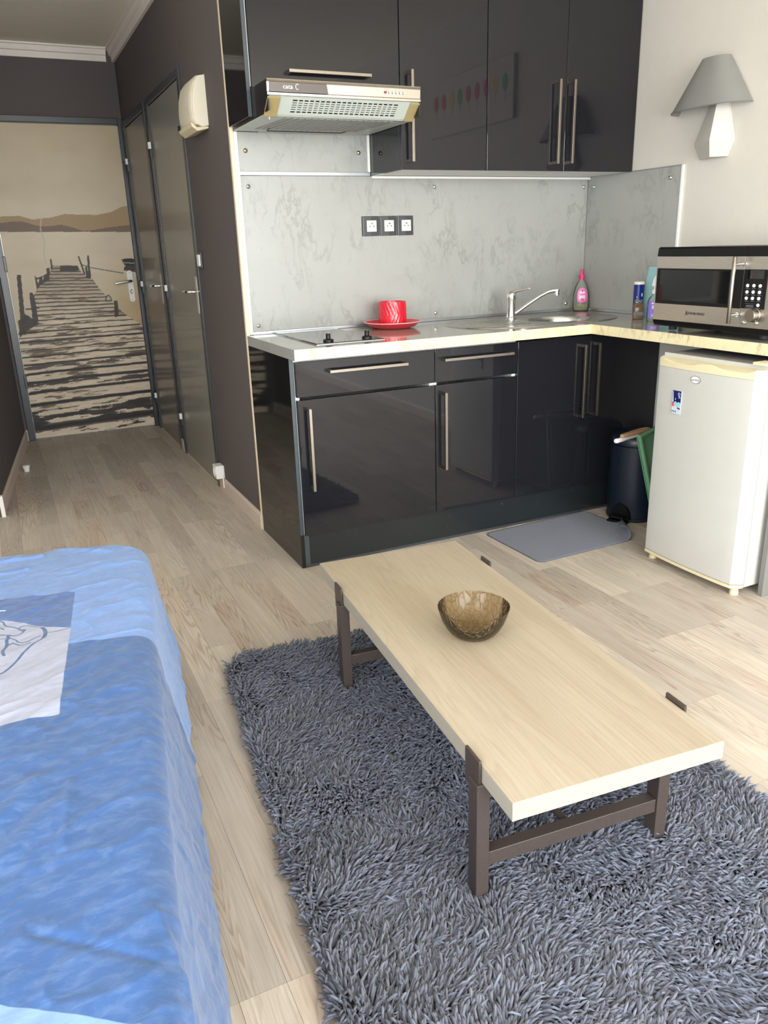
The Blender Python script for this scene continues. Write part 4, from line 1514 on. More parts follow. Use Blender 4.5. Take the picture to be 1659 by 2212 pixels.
def door_plan(k, bulge=.012, r=.03):
    """bowed plan outline of the fridge door, k shrinks it"""
    pts = []
    L = FY0 - FY1
    N = 22
    for i in range(N + 1):
        t = i / N
        y = FY0 - k - (L - 2 * k) * t
        u = min(t, 1 - t) * L
        c = 0 if u >= r else r - math.sqrt(max(0, r * r - (r - u) ** 2))
        pts.append((FX + k + bulge * (2 * t - 1) ** 2 * 1.0 + c, y))
    return pts + [(1.308, FY1 + k), (1.308, FY0 - k)]


def zr(k, z):
    return [(x, y, z) for x, y in door_plan(k)]


fd = MB().loft([zr(.004, .045), zr(0, .049), zr(0, .783), zr(.002, .785)]).build('door', 'white_enamel', fr, smooth=30)
MB().loft([zr(-.001, .034), zr(-.001, .0448)]).build('bottom_trim', 'cream_plastic', fd, smooth=30)
# top trim with two finger scoops
rows = []
tr_ = MB()
P0 = door_plan(-.001)
n = len(P0) - 2
bot = [(x, y, .7852) for x, y in P0]


def topz(t):
    d = 0
    for c_, w_ in ((.28, .17), (.74, .17)):
        d = max(d, max(0.0, 1 - (abs(t - c_) / w_) ** 4))
    return .8165 - .011 * d


top = [(x + .004, y, topz(i / n) if i <= n else .8165) for i, (x, y) in enumerate(P0)]
tr_.loft([bot, [(x, y, z - .003) for (x, y, _), (_, _, z) in zip(bot, top)], top])
tr_.build('handle_trim', 'cream_plastic', fd, smooth=35)
box('hinge_cover', 'cream_plastic', (1.285, 1.345, FY1 + .001, FY1 + .055, .8295, .840), fr, .003)
ci = Vector((FX - .0016, 0, 0))


def fx_at(y):
    t = (FY0 - y) / (FY0 - FY1)
    return FX + .012 * (2 * t - 1) ** 2


byc, bzc = -.781, .756
bx_ = fx_at(byc)
bd1 = MB().lathe([(.0225, -.0002), (.0225, -.0022), (.020, -.003), (0, -.003)], (bx_, byc, bzc), 32, 0, 1.0, .60).build('badge', 'alu', fd, smooth=40)
MB().lathe([(.0195, -.0030), (.0195, -.0034), (0, -.0034)], (bx_, byc, bzc), 32, 0, 1.0, .60).build('badge_face', 'white_plastic', bd1)
text('badge_lettering', "nou'DOR", .0105, 'ink_dark', frame((bx_ - .0036, byc, bzc - .001), (0, -1, 0), (0, 0, 1)), bd1, .0002, .85)
for y in (FY0 - .03, FY1 + .03):
    MB().lathe([(.016, 0), (.016, .010), (.012, .0335)], (1.30, y, .0004), 16).build('foot', 'cream_plastic', fr, smooth=40)
for y in (FY0 - .03, FY1 + .03):
    MB().lathe([(.016, 0), (.016, .010), (.012, .0305)], (1.72, y, .0004), 16).build('foot', 'rubber', fr, smooth=40)

my, mz = -.700, .662
mx_ = min(fx_at(my - .02), fx_at(my + .02)) - .0022
mg = thing('fridge_magnet', 'small dark blue tower picture magnet on the fridge door', 'magnet', (mx_, my, mz - .043))
HWm, HHm = .0215, .043
box('magnet_card', 'magnet_pale', (mx_, mx_ + .0015, my - HWm, my + HWm, mz - HHm, mz + HHm), mg)
box('night_sky', 'magnet_blue', (mx_ - .0003, mx_ - .00005, my - HWm + .002, my + HWm, mz - .002, mz + HHm), mg)
P3 = lambda y, z: (my + y, mz + z)
MB().prism([P3(.0195, .041), P3(.0185, .041), P3(.0145, .0), P3(.0205, .0)], 0, mx_ - .0006, mx_ - .00035).build('tower', 'magnet_pale', mg)
MB().prism([P3(.021, -.002), P3(.012, -.002), P3(.011, -.016), P3(.021, -.016)], 0, mx_ - .0006, mx_ - .00035).build('red_building', 'magnet_red', mg)
MB().prism([P3(.010, .002), P3(.004, .004), P3(-.003, -.002), P3(-.010, .003), P3(-.0195, .0), P3(-.0195, -.012), P3(.010, -.014)], 0, mx_ - .0006, mx_ - .00035).build('snowy_trees', 'teal_board', mg)
MB().prism([P3(-.006, -.022), P3(-.018, -.025), P3(-.019, -.020), P3(-.005, -.017)], 0, mx_ - .0006, mx_ - .00035).build('boat', 'ink_dark', mg)
for k in range(3):
    box('figure', 'ink_dark', (mx_ - .0006, mx_ - .0001, my + .017 - k * .008 - .0016, my + .017 - k * .008 + .0016, mz - .037, mz - .031), mg)
MB().lathe([(.002, 0), (.002, -.0003)], (mx_ - .0003, my + .006, mz + .012), 10, 0, .6, 1.4).build('moon', 'ink_white', mg)
text('magnet_lettering', 'Oxi', .0145, 'ink_white', frame((mx_ - .0005, my - .011, mz + .027), (0, -.35, -1), (0, -1, .35)), mg, .0001)

# ------------------------------------------------------------------ pedal bin, brushes, dustpan
bcx, bcy, br = 1.588, -.155, .118
bn = thing('pedal_bin', 'dark navy round pedal bin between fridge and cabinets', 'bin', (bcx, bcy, 0))
MB().lathe([(br - .006, .0004), (br - .001, .004), (br - .001, .018), (br - .004, .020), (br - .004, .352), (br - .010, .354)], (bcx, bcy, 0), 48).build('bin_body', 'bin_navy', bn, smooth=40)
MB().lathe([(br - .012, .3545), (br - .012, .362), (br - .002, .3622), (br - .002, .385), (br - .012, .398), (br - .05, .408), (0, .411)], (bcx, bcy, 0), 48).build('lid', 'bin_navy', bn, smooth=40)
pd = Vector((-.93, -.36, 0)).normalized()
sd = Vector((-pd.y, pd.x, 0))
c0 = Vector((bcx, bcy, 0)) + pd * (br - .012)


def pbox(w, d0, d1, s0, s1, z0, z1):
    c = []
    for z in (z0, z1):
        for s in (s0, s1):
            for d in (d0, d1):
                p = c0 + pd * d + sd * s
                c.append((p.x, p.y, z))
    w.add(c, [(0, 2, 3, 1), (4, 5, 7, 6), (0, 1, 5, 4), (2, 6, 7, 3), (0, 4, 6, 2), (1, 3, 7, 5)])


w = MB()
pbox(w, .010, .056, -.034, .034, .026, .036)
w.build('pedal', 'black_plastic', bn, .003)
w = MB()
pbox(w, .010, .048, -.046, .046, .0004, .014)
w.build('foot_plate', 'black_plastic', bn, .003)
arch = [(c0 + pd * .0105 + sd * (.05 * math.cos(t))) for t in np.linspace(0, math.pi, 13)]
w = MB()
pol = [(.05 * math.cos(t), .07 * math.sin(t)) for t in np.linspace(0, math.pi, 13)]
rg = [[tuple(c0 + pd * d + sd * s + Vector((0, 0, .018 + z))) for s, z in pol] for d in (.002, .014)]
w.loft(rg)
w.build('pedal_housing', 'black_plastic', bn)

zl = .413


def on_lid(px, py, z):
    return Vector(at(px, py, 2, z))


a0, a1 = on_lid(1330, 953, zl + .012), on_lid(1392, 936, zl + .012)
bs = thing('dish_brush', 'white-handled brush lying across the bin lid', 'brush', tuple((a0 + a1) / 2 - Vector((0, 0, .012))))
dr_ = (a1 - a0).normalized()
MB().tube([a0 - dr_ * .006, a0, a0 + dr_ * .02, a0 + dr_ * .07, a1, a1 + dr_ * .05], [.005, .010, .0115, .0085, .0075, .007], 14).build('handle', 'white_plastic', bs, smooth=60)
hp_ = a0 + dr_ * .012 + Vector((0, 0, .0105))
MB().lathe([(.005, 0), (.005, .0015)], tuple(hp_), 12, 2, 1.6, .8).build('hanging_hole', 'ink_dark', bs)
MB().tube([a1 + dr_ * .045, a1 + dr_ * .10], [.013, .016], 14).build('bristle_head', 'white_plastic', bs, smooth=60)
a0, a1 = on_lid(1347, 943, zl + .032), on_lid(1404, 927, zl + .032)
wb = thing('wooden_brush', 'brown wooden brush back lying on the bin lid', 'brush', tuple((a0 + a1) / 2 - Vector((0, 0, .02))))
dr_ = (a1 - a0).normalized()
s_ = Vector((-dr_.y, dr_.x, 0))
rg = []
for t, hw in ((0, .006), (.01, .010), (.06, .013), (.10, .017), (.16, .019), (.20, .012)):
    c_ = a0 + dr_ * t + s_ * .012
    rg.append([tuple(c_ + s_ * u * hw + Vector((0, 0, v_ * .006))) for u, v_ in ((-1, -1), (1, -1), (1, 1), (-1, 1))])
MB().loft(rg).build('brush_back', 'wood_brush', wb, .003)
w = MB()
c_ = a0 + dr_ * .155 + s_ * .012
w.box(c_.x - .03, c_.x + .03, c_.y - .014, c_.y + .014, c_.z - .018, c_.z - .0065)
w.build('bristles', 'wood_brush', wb)

P0_ = Vector(at(1376, 941, 1, -.335))
P1_ = Vector(at(1394, 1037, 1, -.365))
dx_ = (Vector(at(1404, 931, 1, -.315)) - P0_)
ey = (P1_ - P0_).normalized()
ex = (dx_ - ey * dx_.dot(ey)).normalized()
en = ex.cross(ey)
if en.y > 0:
    en = -en
dp = thing('dustpan', 'green plastic tray leaning between the bin and the fridge', 'tray', (P1_.x, P1_.y, 0))
LEN = (P0_.z - .004) / -ey.z - .012
WID = .19


def obox(w, x0, x1, y0, y1, d0, d1):
    c = []
    for d in (d0, d1):
        for y in (y0, y1):
            for x in (x0, x1):
                c.append(tuple(P0_ + ex * x + ey * y + en * d))
    w.add(c, [(0, 2, 3, 1), (4, 5, 7, 6), (0, 1, 5, 4), (2, 6, 7, 3), (0, 4, 6, 2), (1, 3, 7, 5)])


w = MB()
obox(w, 0, .014, 0, LEN, 0, .016)
obox(w, WID - .014, WID, 0, LEN, 0, .016)
obox(w, .014, WID - .014, 0, .014, 0, .016)
obox(w, .014, WID - .014, LEN - .014, LEN, 0, .016)
w.build('rim', 'green_plastic', dp, .003)
w = MB()
obox(w, .012, WID - .012, .012, LEN - .012, -.014, -.010)
w.build('tray_bottom', 'green_plastic', dp)
pk = P0_ + ex * .035 + ey * .06 + en * (-.010)
MB().lathe([(.005, -.004), (.004, .004), (0, .005)], tuple(pk), 10, 1).build('stud', 'green_plastic', dp)

# ------------------------------------------------------------------ wall lamp on the white wall
la = thing('wall_lamp', 'wall lamp with grey trapezoid shade and white faceted plaster base', 'lamp', (XR, -.24, 1.53))
SH_B = (-.0283, -.4119, .11, 1.726)      # shade: far y, near y, depth, height of the lower and upper rim
SH_T = (-.1566, -.2826, .05, 1.912)
zb_, zt2 = SH_B[3], SH_T[3]


def shade_ring(y0, y1, dp_, z, k=0.0):
    """half of a rounded outline standing against the wall"""
    yc, hw = (y0 + y1) / 2, abs(y0 - y1) / 2 - k
    o = []
    for i in range(33):
        a = math.pi * i / 32
        c_, s2_ = math.cos(a), math.sin(a)
        o.append((XR - .012 - (dp_ - k) * s2_ ** .8, yc + hw * (abs(c_) ** .8) * (1 if c_ > 0 else -1), z))
    return o


rg = [shade_ring(*SH_B), shade_ring(*SH_T), shade_ring(*SH_T, .003), shade_ring(*SH_B, .003)]
rg.append(rg[0])
MB().loft(rg, cap=False, closed=False).build('shade', 'lamp_shade', la, smooth=50)
MB().loft([shade_ring(*SH_B, -.0006), shade_ring(SH_B[0], SH_B[1], SH_B[2], SH_B[3] + .004, -.0006)], cap=False, closed=False).build('shade_hem', 'lamp_hem', la, smooth=50)


def pring(yL, yR, yM, z, dep):
    return [(XR - .0008, yL, z), (XR - dep * .25, yL, z), (XR - dep, yM, z), (XR - dep * .25, yR, z), (XR - .0008, yR, z)]


q1l, q1r = at(1497, 311, 0, XR - .03), at(1577, 303, 0, XR - .03)
q0l, q0r = at(1508, 342, 0, XR - .025), at(1563, 341, 0, XR - .025)
q2l, q2r = at(1528, 234, 0, XR - .02), at(1571, 230, 0, XR - .02)
rd1, rd0, rd2 = at(1532, 307, 0, XR - .10)[1], at(1532, 341, 0, XR - .07)[1], at(1547, 234, 0, XR - .055)[1]
zz1, zz0 = (q1l[2] + q1r[2]) / 2, (q0l[2] + q0r[2]) / 2
MB().loft([pring(q0l[1], q0r[1], rd0, zz0, .07), pring(q1l[1], q1r[1], rd1, zz1, .10), pring(q2l[1], q2r[1], rd2, zb_ + .01, .055), pring(q2l[1] - .012, q2r[1] + .012, rd2, zb_ + .05, .045)]).build('faceted_base', 'plaster', la, .0012, seg=1)
MB().lathe([(.015, 0), (.015, .05), (0, .05)], (XR - .05, rd2, zb_ + .051), 16).build('bulb_holder', 'white_plastic', la, smooth=40)
box('wall_bracket', 'white_plastic', (XR - .04, XR - .0008, rd2 - .02, rd2 + .02, zb_ + .055, zb_ + .085), la)

# canvas with ice lollies, beside the lamp on the same wall (seen as a reflection in the wall units)
cv = thing('canvas_picture', 'dark canvas with a row of coloured ice lollies reflected in the wall cabinets', 'picture', (XR, -1.2, 1.89))
box('canvas', 'canvas', (XR - .022, XR - .0008, -1.67, -.72, 1.89, 2.21), cv, .002)
for i, mt in enumerate(('pop_green', 'pop_yellow', 'pop_red', 'pop_red', 'pop_red', 'pop_green', 'pop_yellow', 'pop_red', 'pop_red')):
    y = -.80 - i * .098
    lo = MB().prism([(y + .026 * math.cos(a), 2.085 + .045 * math.sin(a)) for a in np.linspace(0, 2 * math.pi, 20, endpoint=False)], 0, XR - .0236, XR - .0222).build('lolly', mt, cv)
    box('stick', 'pop_stick', (XR - .0233, XR - .0222, y - .004, y + .004, 1.985, 2.042), lo)

# ------------------------------------------------------------------ felt mat with a curled corner
nx, ny = 60, 44
A0 = np.array((.852, -.028))
ax_ = np.array((.585, .022))
ay_ = np.array((.012, -.400))
s_g, t_g = np.meshgrid(np.linspace(0, 1, nx), np.linspace(0, 1, ny))
LX, LY = np.linalg.norm(ax_), np.linalg.norm(ay_)
# rounded corners by pulling grid points inwards
sx_m, ty_m = s_g * LX, t_g * LY
rc = .03
for cx_, cy_ in ((rc, rc), (LX - rc, rc), (rc, LY - rc), (LX - rc, LY - rc)):
    qx = (sx_m < rc) if cx_ == rc else (sx_m > LX - rc)
    qy = (ty_m < rc) if cy_ == rc else (ty_m > LY - rc)
    mk = qx & qy
    ddx, ddy = sx_m - cx_, ty_m - cy_
    inf = np.maximum(np.abs(ddx), np.abs(ddy)) + 1e-9
    ln = np.hypot(ddx, ddy) + 1e-9
    sx_m = np.where(mk, cx_ + ddx * inf / ln, sx_m)
    ty_m = np.where(mk, cy_ + ddy * inf / ln, ty_m)
ux, uy = ax_ / LX, ay_ / LY
# curl: roll up everything beyond a diagonal fold line near the lower right corner
dg = np.array((1.0, .55)) / np.hypot(1.0, .55)
dist = (sx_m - LX) * dg[0] + (ty_m - LY) * dg[1] + .105
rl = .024
th = np.clip(dist / rl, 0, 4.4)
over_ = np.where(dist > 0, dist, 0)
ns = sx_m - over_ * dg[0] + np.where(dist > 0, rl * np.sin(th), 0) * dg[0]
nt = ty_m - over_ * dg[1] + np.where(dist > 0, rl * np.sin(th), 0) * dg[1]
hz_ = .0045 + np.where(dist > 0, rl * (1 - np.cos(th)), 0) + .0006 * vnoise(sx_m * 30, ty_m * 30, 2, 2)
PX = A0[0] + ns * ux[0] + nt * uy[0]
PY = A0[1] + ns * ux[1] + nt * uy[1]
idx = np.arange(nx * ny).reshape(ny, nx)
fs = np.stack([idx[:-1, :-1], idx[1:, :-1], idx[1:, 1:], idx[:-1, 1:]], -1).reshape(-1, 4)
me = bpy.data.meshes.new('floor_mat')
fast_mesh(me, np.stack([PX, PY, hz_], -1).reshape(-1, 3), fs)
me.shade_smooth()
me.materials.append(MATS['felt_grey'])
me.materials.append(MATS['felt_edge'])
mt_ = link('floor_mat', me)
sol = mt_.modifiers.new('thickness', 'SOLIDIFY')
sol.thickness = .004
sol.offset = -1
sol.material_offset = 1
sol.material_offset_rim = 1
tag(mt_, 'grey felt floor mat with one curled corner in front of the sink cabinet', 'mat')

# ------------------------------------------------------------------ coffee table
TA = -.084
tu = Vector((math.sin(TA), -math.cos(TA), 0))      # along the length, towards the viewer
tv_ = Vector((math.cos(TA), math.sin(TA), 0))      # across
T0 = Vector((-.188, -.722, 0))
TL, TW, TZ, TH = 1.193, .461, .324, .038
ct = thing('coffee_table', 'low oak-topped coffee table on a dark brown steel frame', 'table', tuple(T0 + tu * TL / 2 + tv_ * TW / 2))
ct.rotation_euler = (0, 0, TA)


def tbox(w, s0, s1, t0, t1, z0, z1):
    """box in table coordinates: s along the length, t across"""
    c = []
    for z in (z0, z1):
        for s in (s0, s1):
            for t in (t0, t1):
                c.append((t - TW / 2, TL / 2 - s, z))
    w.add(c, [(0, 2, 3, 1), (4, 5, 7, 6), (0, 1, 5, 4), (2, 6, 7, 3), (0, 4, 6, 2), (1, 3, 7, 5)])


def tpart(w, name, mat, parent, bevel=0.0):
    o = w.build(name, mat, None, bevel)
    o.parent = parent
    return o


w = MB()
tbox(w, .0008, TL - .0008, .0008, TW - .0008, TZ - TH, TZ)
topo = tpart(w, 'table_top', 'table_oak', ct, .0006)
w = MB()
tbox(w, TL - .0007, TL, 0, TW, TZ - TH, TZ - .0006)
tbox(w, 0, .0007, 0, TW, TZ - TH, TZ - .0006)
tbox(w, .0007, TL - .0007, 0, .0007, TZ - TH, TZ - .0006)
tbox(w, .0007, TL - .0007, TW - .0007, TW, TZ - TH, TZ - .0006)
tpart(w, 'edge_banding', 'table_edge', topo)
for sc_ in (.215, 1.060):
    for side in (0, 1):
        t0, t1 = (-.014, .014) if side == 0 else (TW - .050, TW - .022)
        w = MB()
        tbox(w, sc_ - .010, sc_ + .026, t0 if side == 0 else t0, t1 if side == 0 else t1, .012, TZ - TH - .0005)
        lg = tpart(w, 'leg', 'frame_brown', ct, .0015)
        c0_, c1_ = (-.0075, -.0015) if side == 0 else (TW + .0015, TW + .0075)
        w = MB()
        tbox(w, sc_ - .038, sc_ + .020, c0_, c1_, TZ - TH - .028, TZ + .010)
        tpart(w, 'clamp_plate', 'frame_brown', ct, .001)
        if side == 1:
            w = MB()
            tbox(w, sc_ - .010, sc_ + .026, TW - .022, TW + .0012, TZ - TH - .024, TZ - TH - .0006)
            tpart(w, 'clamp_arm', 'frame_brown', ct, .001)
    w = MB()
    tbox(w, sc_ - .004, sc_ + .022, .0145, TW - .0505, .090, .122)
    tpart(w, 'cross_bar', 'frame_brown', ct, .0012)
    w = MB()
    tbox(w, sc_ - .004, sc_ + .022, .0145, TW - .0505, TZ - TH - .022, TZ - TH - .0006)
    tpart(w, 'top_bar', 'frame_brown', ct, .0012)
w = MB()
tbox(w, .238, 1.0555, .200, .213, .104, .117)
tpart(w, 'stretcher_rod', 'frame_brown', ct, .002)

# smoked glass bowl
bc = (-.019, -1.345)
bw = []
N = 96
prof_o = [(.0, 0), (.040, 0), (.047, .002), (.059, .011), (.070, .026), (.079, .044), (.0850, .062), (.0885, .0765)]
prof_i = [(.0858, .0770), (.0820, .063), (.0758, .045), (.066, .0275), (.055, .014), (.043, .006), (0, .0055)]
for j, (r_, h) in enumerate(prof_o + prof_i):
    rr = []
    for i in range(N):
        a = 2 * math.pi * i / N
        wv = 1 + (.004 * math.sin(a * 30 + h * 90) + .002 * math.sin(a * 11)) * min(1, r_ / .06)
        rr.append((bc[0] + r_ * wv * math.cos(a), bc[1] + r_ * wv * math.sin(a), TZ + .0004 + h + (.0005 * math.sin(a * 17) if h > .07 else 0)))
    bw.append(rr)
bo = MB().loft(bw, cap=False).build('glass_bowl', 'smoked_glass', None, smooth=60)
tag(bo, 'smoky brown textured glass bowl on the coffee table', 'bowl')

# ------------------------------------------------------------------ shaggy rug
RA = .108
ru = Vector((-math.sin(RA), -math.cos(RA), 0))
rv = Vector((math.cos(RA), -math.sin(RA), 0))
R0 = Vector((-.492, -.610, 0))
RW, RL = 1.06, 1.75
rc = .07
ol = []
for cx_, cy_, a0_ in ((RW - rc, rc, -90), (RW - rc, RL - rc, 0), (rc, RL - rc, 90), (rc, rc, 180)):
    for k in range(7):
        a = math.radians(a0_ + 15 * k)
        ol.append((cx_ + rc * math.cos(a), cy_ + rc * math.sin(a)))
rug = thing('shag_rug', 'thick slate-grey shaggy rug under the coffee table', 'rug', tuple(R0 + rv * RW / 2 + ru * RL / 2))
pts3 = [R0 + rv * (x * .975 + RW * .0125) + ru * (y * .985 + RL * .0075) for x, y in ol]
MB().prism([(p.x, p.y) for p in pts3], 2, .0006, .0115).build('backing', 'rug_backing', rug)
st = .0060
gx_, gy_ = np.meshgrid(np.arange(st / 2, RW, st), np.arange(st / 2, RL, st))
gx_ = (gx_ + RNG.uniform(-.5, .5, gx_.shape) * st).ravel()
gy_ = (gy_ + RNG.uniform(-.5, .5, gy_.shape) * st).ravel()
ix, iy = np.clip(gx_, rc, RW - rc), np.clip(gy_, rc, RL - rc)
keep = np.hypot(gx_ - ix, gy_ - iy) < rc - .004
# leave room for the table legs
for sc_ in (.215, 1.060):
    for t0, t1 in ((-.014, .014), (TW - .050, TW - .022)):
        c_ = T0 + tu * (sc_ + .008) + tv_ * ((t0 + t1) / 2)
        rx, ry = (c_ - R0).dot(rv), (c_ - R0).dot(ru)
        keep &= ~((np.abs(gx_ - rx) < .020) & (np.abs(gy_ - ry) < .024))
gx_, gy_ = gx_[keep], gy_[keep]
NS = len(gx_)
ang = 1.0 * vnoise(gx_ * 2.2, gy_ * 2.2, 41, 2) + 1.7 * vnoise(gx_ * 12, gy_ * 12, 42, 2) + RNG.normal(0, .40, NS) - .25 + np.where(vnoise(gx_ * 5, gy_ * 5, 45, 2) + .25 * RNG.normal(0, 1, NS) > .25, math.pi, 0)
# near the border the pile spills outwards
for d_, va_ in ((gx_, math.pi), (RW - gx_, 0.0), (gy_, -math.pi / 2), (RL - gy_, math.pi / 2)):
    k = np.clip(1 - d_ / .04, 0, 1)
    dang = (va_ - ang + math.pi) % (2 * math.pi) - math.pi
    ang = ang + dang * k * .75
lean = np.clip(.84 + .22 * vnoise(gx_ * 8, gy_ * 8, 43, 2) + RNG.normal(0, .07, NS), .35, .985)
ln_ = np.clip(RNG.normal(.033, .005, NS), .02, .05)
rad = np.clip(RNG.normal(.0033, .0005, NS), .002, .0048)
lh = ln_ * lean
hh = ln_ * np.sqrt(np.clip(1 - lean ** 2, .06, 1)) * .92
dxy = np.stack([np.cos(ang), np.sin(ang)], -1)
nrm = np.stack([-np.sin(ang), np.cos(ang)], -1)
bend = RNG.normal(0, .10, NS) * ln_
V_ = np.zeros((NS, 10, 3))
rootz = .009
for k, (t, rk) in enumerate(((0, .75), (.36, 1.0), (.72, .95))):
    cx_ = gx_ + dxy[:, 0] * lh * t ** 1.25 + nrm[:, 0] * bend * t * t
    cy_ = gy_ + dxy[:, 1] * lh * t ** 1.25 + nrm[:, 1] * bend * t * t
    cz_ = rootz + hh * np.sin(t * 1.75)
    for j in range(3):
        a = 2 * math.pi * j / 3 + math.pi / 2
        o_ = rad * rk * math.cos(a)
        V_[:, k * 3 + j, 0] = cx_ + nrm[:, 0] * o_
        V_[:, k * 3 + j, 1] = cy_ + nrm[:, 1] * o_
        V_[:, k * 3 + j, 2] = cz_ + rad * rk * math.sin(a) * .65
V_[:, 9, 0] = gx_ + dxy[:, 0] * lh + nrm[:, 0] * bend
V_[:, 9, 1] = gy_ + dxy[:, 1] * lh + nrm[:, 1] * bend
V_[:, 9, 2] = rootz + hh * math.sin(1.75) - .001
V_[:, :, 2] = np.maximum(V_[:, :, 2], .0025)
Wv = np.empty_like(V_)
Wv[..., 0] = R0.x + V_[..., 0] * rv.x + V_[..., 1] * ru.x
Wv[..., 1] = R0.y + V_[..., 0] * rv.y + V_[..., 1] * ru.y
Wv[..., 2] = V_[..., 2]
tri = []
for k in range(2):
    for j in range(3):
        a, b = k * 3 + j, k * 3 + (j + 1) % 3
        tri += [(a, a + 3, b), (b, a + 3, b + 3)]
for j in range(3):
    tri.append((6 + j, 9, 6 + (j + 1) % 3))
tri = np.array(tri)
FS = (tri[None] + (np.arange(NS) * 10)[:, None, None]).reshape(-1, 3)
me = bpy.data.meshes.new('pile')
fast_mesh(me, Wv.reshape(-1, 3), FS)
me.shade_smooth()
tn_ = np.clip(RNG.normal(1.0, .17, NS) + .10 * vnoise(gx_ * 14, gy_ * 14, 44, 2), .6, 1.5)
bl = np.array([L1(99), L1(102), L1(115)])[None] * tn_[:, None]
cl_ = np.concatenate([bl, np.ones((NS, 1))], 1)
at2 = me.attributes.new('tone', 'FLOAT_COLOR', 'POINT')
at2.data.foreach_set('color', np.repeat(cl_, 10, 0).astype(np.float32).ravel())
me.materials.append(MATS['shag_pile'])
po = link('pile', me, rug)
po['kind'] = 'stuff'

# ------------------------------------------------------------------ bed and printed cover
BA_ = .14
b1_ = Vector((-math.sin(BA_), -math.cos(BA_), 0))    # along the bed, towards the viewer
b2_ = Vector((-math.cos(BA_), math.sin(BA_), 0))     # across, to the left
B0 = Vector((-.665, -.555, 0))
BW, BL, BZ, BR = 1.42, 1.95, .455, .05
RCO = .085


def bed_ab(px, py, z=BZ):
    p = Vector(at(px, py, 2, z)) - B0
    return (p.dot(b2_), p.dot(b1_))


bed = thing('bed', 'bed base and mattress under the blue printed cover', 'bed', tuple(B0 + b2_ * BW / 2 + b1_ * BL / 2))


def bedbox(name, mat, a0, a1, c0, c1, z0, z1, bev):
    w = MB()
    c = []
    for z in (z0, z1):
        for bb in (c0, c1):
            for aa in (a0, a1):
                p = B0 + b2_ * aa + b1_ * bb
                c.append((p.x, p.y, z))
    w.add(c, [(0, 2, 3, 1), (4, 5, 7, 6), (0, 1, 5, 4), (2, 6, 7, 3), (0, 4, 6, 2), (1, 3, 7, 5)])
    return w.build(name, mat, bed, bev)


bedbox('bed_base', 'bed_base', .06, BW - .06, .06, BL - .06, .08, .24, .01)
bedbox('mattress', 'mattress', .05, BW - .05, .05, BL - .05, .241, BZ - .03, .04)
for aa in (.12, BW - .12):
    for bb in (.12, BL - .12):
        p = B0 + b2_ * aa + b1_ * bb
        MB().lathe([(.02, .0005), (.025, .0805)], (p.x, p.y, 0), 14).build('bed_leg', 'bed_base', bed, smooth=40)

DROP = .30
dmax = BR * math.pi / 2 + DROP
aa_ = np.concatenate([np.arange(BR - dmax, .12, .005), np.arange(.12, .47, .0022), np.arange(.47, BW - BR + dmax, .02)])
bb_ = np.concatenate([np.arange(BR - dmax, .18, .005), np.arange(.18, 1.0, .0028), np.arange(1.0, 1.75, .005), np.arange(1.75, BL - BR + dmax, .012)])
CA, CB = np.meshgrid(aa_, bb_)
RI = BR + RCO
ka, kb = np.clip(CA, RI, BW - RI), np.clip(CB, RI, BL - RI)
oa, ob = CA - ka, CB - kb
dd_ = np.hypot(oa, ob)
na, nb = oa / (dd_ + 1e-9), ob / (dd_ + 1e-9)
d0_ = np.minimum(dd_, RCO)
dd_ = np.minimum(np.maximum(dd_ - RCO, 0), dmax)
th_ = np.minimum(dd_ / BR, math.pi / 2)
low = np.maximum(dd_ - BR * math.pi / 2, 0)
tang = np.where(np.abs(na) > np.abs(nb), CB, CA)
pleat = (.010 * vnoise(tang * 9, low * 2, 61, 2) + .008 * vnoise(tang * 22, low * 3 + 5, 62, 2)) * np.clip(low / .12, 0, 1)
hor = d0_ + BR * np.sin(th_) + low * .17 + pleat * .45
ver = BR * (1 - np.cos(th_)) + low
# wrinkles, pushed out along the surface normal
h_ = .006 * vnoise(CA * 4, CB * 3, 63, 2)
h_ += .0026 * vnoise(CA * 5 + 3, CB * 30, 64, 2) * np.clip(1.15 - CB / .55, .12, 1)
h_ += .0025 * vnoise((CA + CB) * 9, (CA - CB) * 30, 65, 2)
rg_ = 1 - np.abs(vnoise(CA * 6 + CB * 3, CB * 12 - CA * 5, 66, 2)) * 2.4
h_ += .0030 * np.clip(rg_, 0, 1) ** 3
for q0, q1, wdt, amp in (((0, 1860), (130, 1742), .022, .007), ((0, 1770), (75, 1700), .02, .006), ((135, 1830), (152, 1690), .008, .004), ((60, 2012), (330, 2072), .006, -.004), ((330, 1960), (490, 2180), .008, .004), ((0, 1222), (90, 1204), .010, .008), ((0, 1255), (60, 1240), .010, .006), ((60, 1180), (240, 1192), .012, .006)):
    dl = polydist(CA, CB, [bed_ab(*q0), bed_ab(*q1)])
    h_ += amp * np.exp(-(dl / wdt) ** 2)
crown = .030 * np.clip((CA - .08) / .45, 0, 1) ** 1.2 * np.clip(CB / .25, 0, 1) * np.clip((1.3 - CB) / .9, .25, 1)
crown *= np.cos(th_)
PA = ka + na * (hor + h_ * np.sin(th_))
PB = kb + nb * (hor + h_ * np.sin(th_))
PZ = BZ - ver + h_ * np.cos(th_) + crown
Wx = B0.x + PA * b2_.x + PB * b1_.x
Wy = B0.y + PA * b2_.y + PB * b1_.y
me = bpy.data.meshes.new('bed_cover')
nr_, nc_ = CA.shape
idx = np.arange(nr_ * nc_).reshape(nr_, nc_)
fs = np.stack([idx[:-1, :-1], idx[:-1, 1:], idx[1:, 1:], idx[1:, :-1]], -1).reshape(-1, 4)
fast_mesh(me, np.stack([Wx, Wy, PZ], -1).reshape(-1, 3), fs)
me.shade_smooth()


